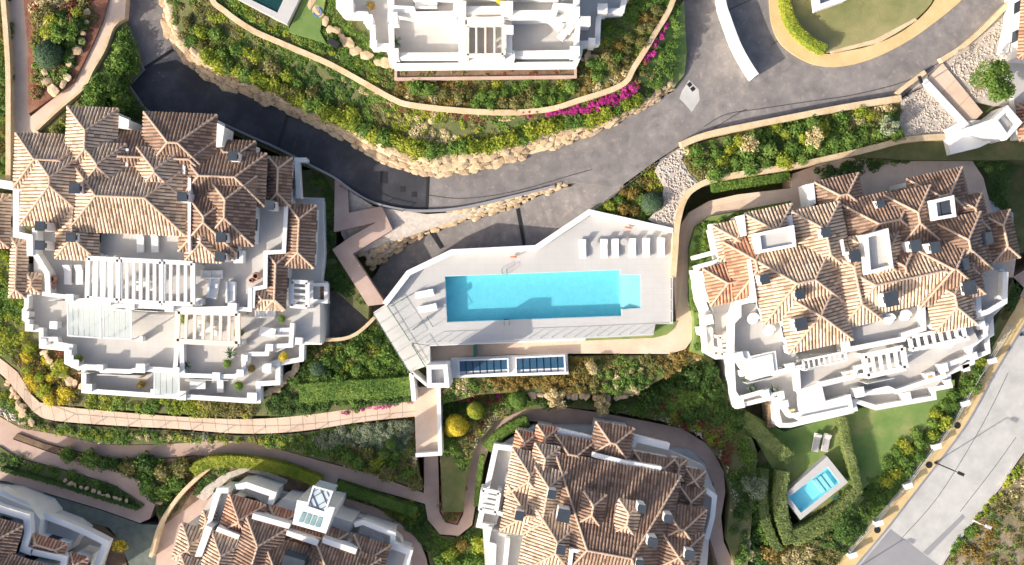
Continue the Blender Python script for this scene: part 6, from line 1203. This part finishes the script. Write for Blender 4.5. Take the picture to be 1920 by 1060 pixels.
def b_chair():
    t = empty('armchair', (0, 0, 0), 'x', 'chair'); MB().box((0, 0, .36), (.56, .56, .10)).build('seat', M['fabric'], t); MB().box((0, -.26, .44), (.56, .07, .45)).build('backrest', M['fabric'], t)
    for sx in (-.24, .24):
        for sy in (-.24, .24): MB().box((sx, sy, 0), (.05, .05, .37)).build('leg', M['steel'], t)
    return t
def b_table():
    t = empty('dining_table', (0, 0, 0), 'x', 'table'); MB().box((0, 0, .70), (1.6, .9, .05)).build('table_top', M['fabric'], t)
    for sx in (-.7, .7):
        for sy in (-.36, .36): MB().box((sx, sy, 0), (.06, .06, .7)).build('leg', M['steel'], t)
    return t
def b_round():
    t = empty('round_table', (0, 0, 0), 'x', 'table'); MB().lathe((0, 0, .42), [(.33, 0), (.36, .02), (.36, .05), (.33, .06)], 16).build('table_top', M['grey_fabric'], t); MB().lathe((0, 0, 0), [(.2, 0), (.2, .03), (.04, .05), (.04, .42)], 10).build('pedestal', M['steel'], t)
    return t
def b_daybed():
    t = empty('round_daybed', (0, 0, 0), 'x', 'daybed'); MB().lathe((0, 0, 0), [(.5, 0), (.56, .1), (.58, .34), (.54, .38)], 20).build('base', M['grey_fabric'], t); MB().lathe((0, 0, .38), [(.48, 0), (.5, .08), (.44, .14)], 20).build('mattress', M['fabric'], t)
    MB().tube([(math.cos(a)*.52, math.sin(a)*.52, .55) for a in np.linspace(.4, 2.7, 9)], .12, 6).build('backrest', M['fabric'], t); return t
def b_pot(leafm, tall, mt):
    t = empty('potted_plant', (0, 0, 0), 'x', 'potted plant'); MB().lathe((0, 0, 0), [(.18, 0), (.27, .3), (.30, .45), (.26, .45), (.24, .38)], 14).build('pot', M[mt], t)
    if tall:     # palm-like rosette of arching leaves
        m = MB()
        for i in range(26):
            a = R.uniform(0, 6.28); l = R.uniform(.5, .8); u = R.uniform(.2, .9); d = Vector((math.cos(a), math.sin(a), 0)); s = Vector((-math.sin(a), math.cos(a), 0))*.045; o = Vector((0, 0, .55))
            p1 = o+d*l*.5+Vector((0, 0, .35*u)); p2 = o+d*l+Vector((0, 0, .15*u-.12))
            m.add([o-s*.5, o+s*.5, p1+s, p1-s, p2], [(0, 1, 2, 3), (3, 2, 4)])
        m.build('fronds', M[leafm], t, fix=False); MB().tube([(0, 0, .3), (0, 0, .6)], .06, 6).build('trunk', M['bark'], t)
    else:
        o = link_mesh('foliage', crown_mesh(leafm, 31, 420, .12, .12, .95), (0, 0, .6), t); o.scale = (.45, .45, .45)
    return t
def lounger(x, y, z, rot, lb, g=None, grey=False): return place(proto('gl' if grey else 'l', b_grey_lounger if grey else b_lounger), x, y, z, rot, lb, g)
def put(kind, fn, x, y, z, rot, lb, g=None): return place(proto(kind, fn), x, y, z, rot, lb, g)
ordn = ['first', 'second', 'third', 'fourth', 'fifth', 'sixth']
for i, x in enumerate([1092, 1132, 1153, 1185, 1211, 1239]): lounger(x, 467-i*.6, ZD, -2, f'white sun lounger on the pool deck, {ordn[i]} from the left in the row of six', 'pool deck loungers')
put('rt', b_round, 1114, 458, ZD, 0, 'small round table beside the leftmost pool lounger', 'pool tables'); put('rt', b_round, 1169, 454, ZD, 0, 'small round table in the middle of the lounger row', 'pool tables')
lounger(797, 551, ZD, 80, 'upper of two white loungers at the west end of the pool', 'west loungers'); lounger(803, 578, ZD, 80, 'lower of two white loungers at the west end of the pool', 'west loungers')
lounger(1529, 829, -2.4, 10, 'left grey lounger on the lawn above the swim spa', 'lawn loungers', True); lounger(1547, 829, -2.4, 10, 'right grey lounger on the lawn above the swim spa', 'lawn loungers', True)
T2, T3, T4 = 6.0, 3.6, 1.2
for x, y, z, r, lb in [(130, 515, T2, 0, 'white sun lounger left of two on the upper terrace of the left villa'), (152, 515, T2, 0, 'white sun lounger right of two on the upper terrace of the left villa'), (266, 455, 7.2, 0, 'left lounger on the recessed roof terrace of the left villa'), (293, 455, 7.2, 0, 'right lounger on the recessed roof terrace of the left villa'), (415, 718, T4, 0, 'white lounger on the lowest terrace of the left villa'), (1060, 60, 8.2, 35, 'angled lounger beside the corner of the top villa terrace'), (1072, 48, 8.2, 35, 'second angled lounger at the top villa terrace corner')]: lounger(x, y, z, r, lb, 'villa terrace loungers')
for x, y, z, r, lb in [(403, 540, T2, 100, 'white sofa on the upper terrace right of the pergola'), (436, 548, T2, 90, 'white sofa standing across from another on the upper terrace'), (400, 515, T2, 0, 'white sofa against the roof edge on the upper terrace'), (500, 588, T3, 0, 'white sofa under the small brown roof on the middle terrace'), (1640, 592, 7.4, -12, 'white sofa on the roof terrace of the right villa'), (530, 622, T3, 0, 'white sofa at the right end of the middle terrace'), (800, 12, 11, 0, 'white sofa on the upper terrace of the top villa')]: put('sofa', b_sofa, x, y, z, r, lb, 'terrace sofas')
for x, y, z, r, lb in [(392, 614, T3, 0, 'table under the cream pergola of the left villa'), (270, 530, T2, 0, 'table under the big white pergola of the left villa'), (1655, 680, 3.6, -12, 'table under the white pergola of the right villa'), (375, 720, T4, 0, 'small white table on the lowest terrace of the left villa'), (1040, 48, 8.2, 40, 'small white table on the right terrace of the top villa'), (505, 622, T3, 10, 'white table near the right end of the middle terrace')]: put('tab', b_table, x, y, z, r, lb, 'terrace tables')
k = 0
for x, y, z in [(380, 606, T3), (405, 606, T3), (382, 624, T3), (404, 624, T3), (258, 522, T2), (284, 522, T2), (258, 540, T2), (284, 540, T2), (1645, 672, 3.6), (1668, 668, 3.6), (1648, 690, 3.6), (1670, 686, 3.6)]:
    put('chair', b_chair, x, y, z, 0 if k % 4 < 2 else 180, ['dining chair under the cream pergola', 'dining chair under the big white pergola', 'dining chair under the right villa pergola'][k//4], 'dining chairs')['label'] += ', '+['upper left', 'upper right', 'lower left', 'lower right'][k % 4]; k += 1
for x, y, z, lb in [(1410, 598, 6.2, 'round white daybed at the top of the right villa left terrace'), (1440, 620, 6.2, 'round white daybed in the middle of the right villa left terrace'), (1664, 598, 7.4, 'left round daybed on the right villa roof terrace'), (1694, 592, 7.4, 'right round daybed on the right villa roof terrace')]: put('day', b_daybed, x, y, z, 20, lb, 'round daybeds')
for x, y, z, kd, lb in [(353, 685, T3, 'p', 'spiky palm pot in the corner beside the white dividing wall'), (437, 662, T3, 'p', 'spiky palm pot right of the cream pergola'), (430, 681, T3, 'g', 'round green pot plant below the spiky palm'), (452, 624, T3, 'g', 'green pot plant beside the cream pergola corner'), (531, 598, T3, 'g', 'big green pot plant on the round stand at the right'), (475, 690, T3, 'o', 'ochre pot plant near the stepped right parapet'), (535, 668, T3, 'y', 'yellow green pot plant on the right balcony'), (452, 722, T4, 'g', 'round pot plant on the lowest terrace at right'), (271, 700, T4, 'o', 'upper small pot at the glass canopy edge'), (270, 720, T4, 'o', 'lower small pot at the glass canopy edge'), (153, 672, T3, 'g', 'small dark pot at the left of the middle terrace'), (577, 590, T4, 'g', 'upper bush on the right balcony'), (577, 602, T4, 'g', 'second bush on the right balcony'), (577, 614, T4, 'g', 'lowest bush on the right balcony'), (350, 598, T3, 'g', 'green plant under the left end of the cream pergola'), (1391, 700, 3.6, 'g', 'dark green pot plant on the right villa left balcony'), (1406, 728, 3.6, 'p', 'spiky pot plant on the right villa lower balcony'), (1445, 735, 3.6, 'p', 'spiky pot plant right of the balcony corner'), (1484, 763, 1.4, 'y', 'yellow green pot plant at the front corner of the right villa'), (744, 82, 8.2, 'p', 'spiky pot plant on the left terrace of the top villa'), (938, 4, 11, 'y', 'lime pot plant on the upper terrace of the top villa'), (697, 15, 7.2, 'o', 'reddish pot plant on the left balcony of the top villa')]:
    f = {'p': lambda: b_pot('leaf_blue', True, 'fabric'), 'g': lambda: b_pot('leaf_green', False, 'terracotta'), 'o': lambda: b_pot('leaf_orange', False, 'terracotta'), 'y': lambda: b_pot('leaf_yellow', False, 'terracotta')}[kd]
    o = put('pot'+kd, f, x, y, z, R.uniform(0, 90), lb, 'terrace pot plants'); s_ = R.uniform(.85, 1.25); o.scale = (s_, s_, s_)
def urn(x, y, z, r, lb):
    c = P(x, y, z); t = empty('terracotta_urn', c, lb, 'urn', 'terracotta urns'); MB().lathe(c, [(r*.5, 0), (r*.9, .3), (r, .6), (r*.8, .85), (r*.62, .95), (r*.7, 1.0), (r*.55, 1.0), (r*.5, .8)], 16).build('body', M['terracotta'], t); MB().lathe(c+Vector((0, 0, .82)), [(r*.55, 0), (r*.1, .01)], 12).build('mouth', M['dark'], t)
urn(105, 524, T2, .42, 'upper terracotta urn on the left villa terrace'); urn(101, 537, T2, .42, 'lower terracotta urn on the left villa terrace'); urn(484, 518, T2, .40, 'large terracotta urn by the brown side roof'); urn(475, 526, T2, .25, 'small terracotta urn by the brown side roof')
for x, y, z, lb in [(1585, 703, 4.8, 'square white planter with orange soil on the right villa terrace'), (1737, 706, 3.6, 'square white planter with orange soil at the right villa front')]:
    c = P(x, y, z); t = empty('square_planter', c, lb, 'planter', 'square planters'); MB().box(c, (1.0, .9, .9), .2).build('box', M['white'], t); MB().box(c+Vector((0, 0, .86)), (.45, .4, .06), .2).build('soil', M['wood_orange'], t)
# pool safety gear
for x, y, lb in [(963, 475, 'orange lifebuoy hung on the parapet above the pool middle'), (1178, 420, 'orange lifebuoy hung on the parapet behind the loungers')]:
    c = P(x, y+7, ZD+.5); m = MB(); m.tube([c+Vector((math.cos(a)*.3, -.2*math.cos(a)*(.3 if x > 1100 else 0), math.sin(a)*.3)) for a in np.linspace(0, 2*math.pi, 17)], .07, 6, False); tag(m.build('lifebuoy', M['orange_plastic']), lb, 'lifebuoy')
c = P(596, 24, 5.6); m = MB()
for q in range(3): m.tube([c+Vector((math.cos(a)*(.3+.05*q), math.sin(a)*(.3+.05*q), .05+.05*q)) for a in np.linspace(0, 2*math.pi, 17)], .04, 5, False)
tag(m.build('garden_hose', M['blue_plastic']), 'coiled blue garden hose beside the shaded lawn', 'hose')
c = P(628, 84, 5.4); t = empty('barbecue', c, 'black covered barbecue beside the curved boulders', 'barbecue'); MB().box(c+Vector((0, 0, .4)), (1.3, .6, .45), -.6, .9).build('cover', M['dark'], t)
for sx in (-.5, .5): MB().box(c+Vector((sx*.83, -sx*.56, 0)), (.08, .08, .42)).build('leg', M['dark'], t)
c = P(1563, 932, -2.4); t = empty('garden_chair', c, 'small green metal chair beside the swim spa', 'chair')
MB().lathe(c+Vector((0, 0, .42)), [(.22, 0), (.24, .03)], 12).build('seat', M['green_metal'], t); MB().tube([c+Vector((math.cos(a)*.26, math.sin(a)*.26, .75)) for a in np.linspace(.3, 2.9, 8)], .03, 5).build('backrest', M['green_metal'], t)
for a in (.8, 2.4, 4, 5.5): MB().tube([c+Vector((math.cos(a)*.2, math.sin(a)*.2, .42)), c+Vector((math.cos(a)*.26, math.sin(a)*.26, 0))], .02, 5).build('leg', M['green_metal'], t)
# ================================================================== STREET FURNITURE
def lamp(x, y, z, dx, dy, H, lb, mt='dark'):
    """street lamp: x,y photo position of the foot, arm towards dx,dy"""
    c = P(x, y, z); t = empty('street_lamp', c, lb, 'street lamp', 'street lamps'); d = Vector((dx, dy, 0)).normalized()
    MB().lathe(c, [(.16, 0), (.16, .12), (.08, .2), (.07, 1.0), (.06, H)], 10).build('post', M[mt], t)
    MB().tube([c+Vector((0, 0, H)), c+Vector((0, 0, H+.1))+d*.5], [.04, .04], 6).build('arm', M[mt], t)
    e = c+Vector((0, 0, H+.06))+d*.75; h = MB().box(e, (.75, .34, .14), math.atan2(d.y, d.x), .8).build('lamp_head', M[mt], t); MB().box(e-Vector((0, 0, .03)), (.5, .24, .03), math.atan2(d.y, d.x)).build('lens', M['glass'], h)
lamp(1754, 868, -2.87, .9, -.4, 4.2, 'dark street lamp on the yellow footway in the middle'); lamp(1914, 628, -2.87, .9, -.4, 4.2, 'dark street lamp near the right edge of the picture'); lamp(1560, 1096, -2.87, .9, -.4, 4.2, 'street lamp at the bottom edge of the footway'); lamp(1826, 976, -2.85, .8, -.3, 1.6, 'low pale lamp on the scrub side of the road', 'steel')
lamp(1700, 178, 3.1, -.3, .9, 3.6, 'dark street lamp at the tan wall by the upper road')
for i, (x, y) in enumerate([(1862, 677), (1812, 757), (1758, 838), (1704, 912), (1649, 982), (1600, 1042)]):
    c = P(x, y, -1.7); t = empty('gate_pillar', (c.x, c.y, -2.87), ['topmost', 'second', 'third', 'fourth', 'fifth', 'lowest'][i]+' white fence pillar along the yellow footway, counted from the top', 'pillar', 'fence pillars'); MB().box((c.x, c.y, -2.9), (.75, .45, 1.1), .3).build('shaft', M['white'], t); MB().box((c.x, c.y, -1.8), (.9, .56, .1), .3).build('cap', M['white'], t)
def fence(pts, z, label, h=1.1, step=2.0, mt='steel', rails=3):
    w = W(resample(pts, max(2, int(length(pts)/PPM/step)+1)), z); t = empty('metal_fence', w[0], label, 'fence')
    for p in w: MB().box(p, (.06, .06, h)).build('post', M[mt], t)
    for k in range(rails):
        m = MB()
        for a, b in zip(w[:-1], w[1:]): m.bar(a+Vector((0, 0, h*(k+1)/rails-.03)), b+Vector((0, 0, h*(k+1)/rails-.03)), .04, .04)
        m.build('rail', M[mt], t)
fence([(1890, 610), (1855, 668), (1822, 715), (1782, 792), (1708, 890), (1648, 963), (1588, 1030)], -2.8, 'pale metal fence along the inner side of the yellow footway')
fence([(62, 772), (90, 790), (150, 796), (250, 803), (330, 807), (450, 816), (560, 812), (680, 794), (772, 786)], -.5, 'dark handrail along the lower edge of the slab path', .9, 3.2, 'dark', 1)
fence([(640, 350), (700, 385), (755, 397)], 2.8, 'dark rail along the road above the cobbles', 1.0, 2.0, 'dark', 2)
fence([(1260, 285), (1160, 358), (1112, 394)], 2.9, 'dark rail along the road beside the triangle bed', .9, 2.0, 'grey_metal', 2)
for i, (x, y) in enumerate([(1795, 798), (1742, 872), (1645, 994)]): tag(MB().lathe(P(x, y, -2.86), [(.36, 0), (.36, .02), (.3, .03)], 16).build('manhole_cover', M['dark']), ['upper', 'middle', 'lower'][i]+' dark round cover in the yellow footway', 'manhole', 'footway covers')
# wooden steps by the right villa lawn
st = empty('garden_steps', P(1447, 780, -2.4), 'brown stepped walkway at the front left of the right villa', 'steps')
for i in range(7): MB().prism([P(1437+i*.6, 756+i*7, -1.6), P(1457+i*.6, 752+i*7, -1.6), P(1458+i*.6, 758+i*7, -1.6), P(1438+i*.6, 762+i*7, -1.6)], -2.8, -1.2-.14*i).build('tread', M['wood'], st)
for i in range(9): pass
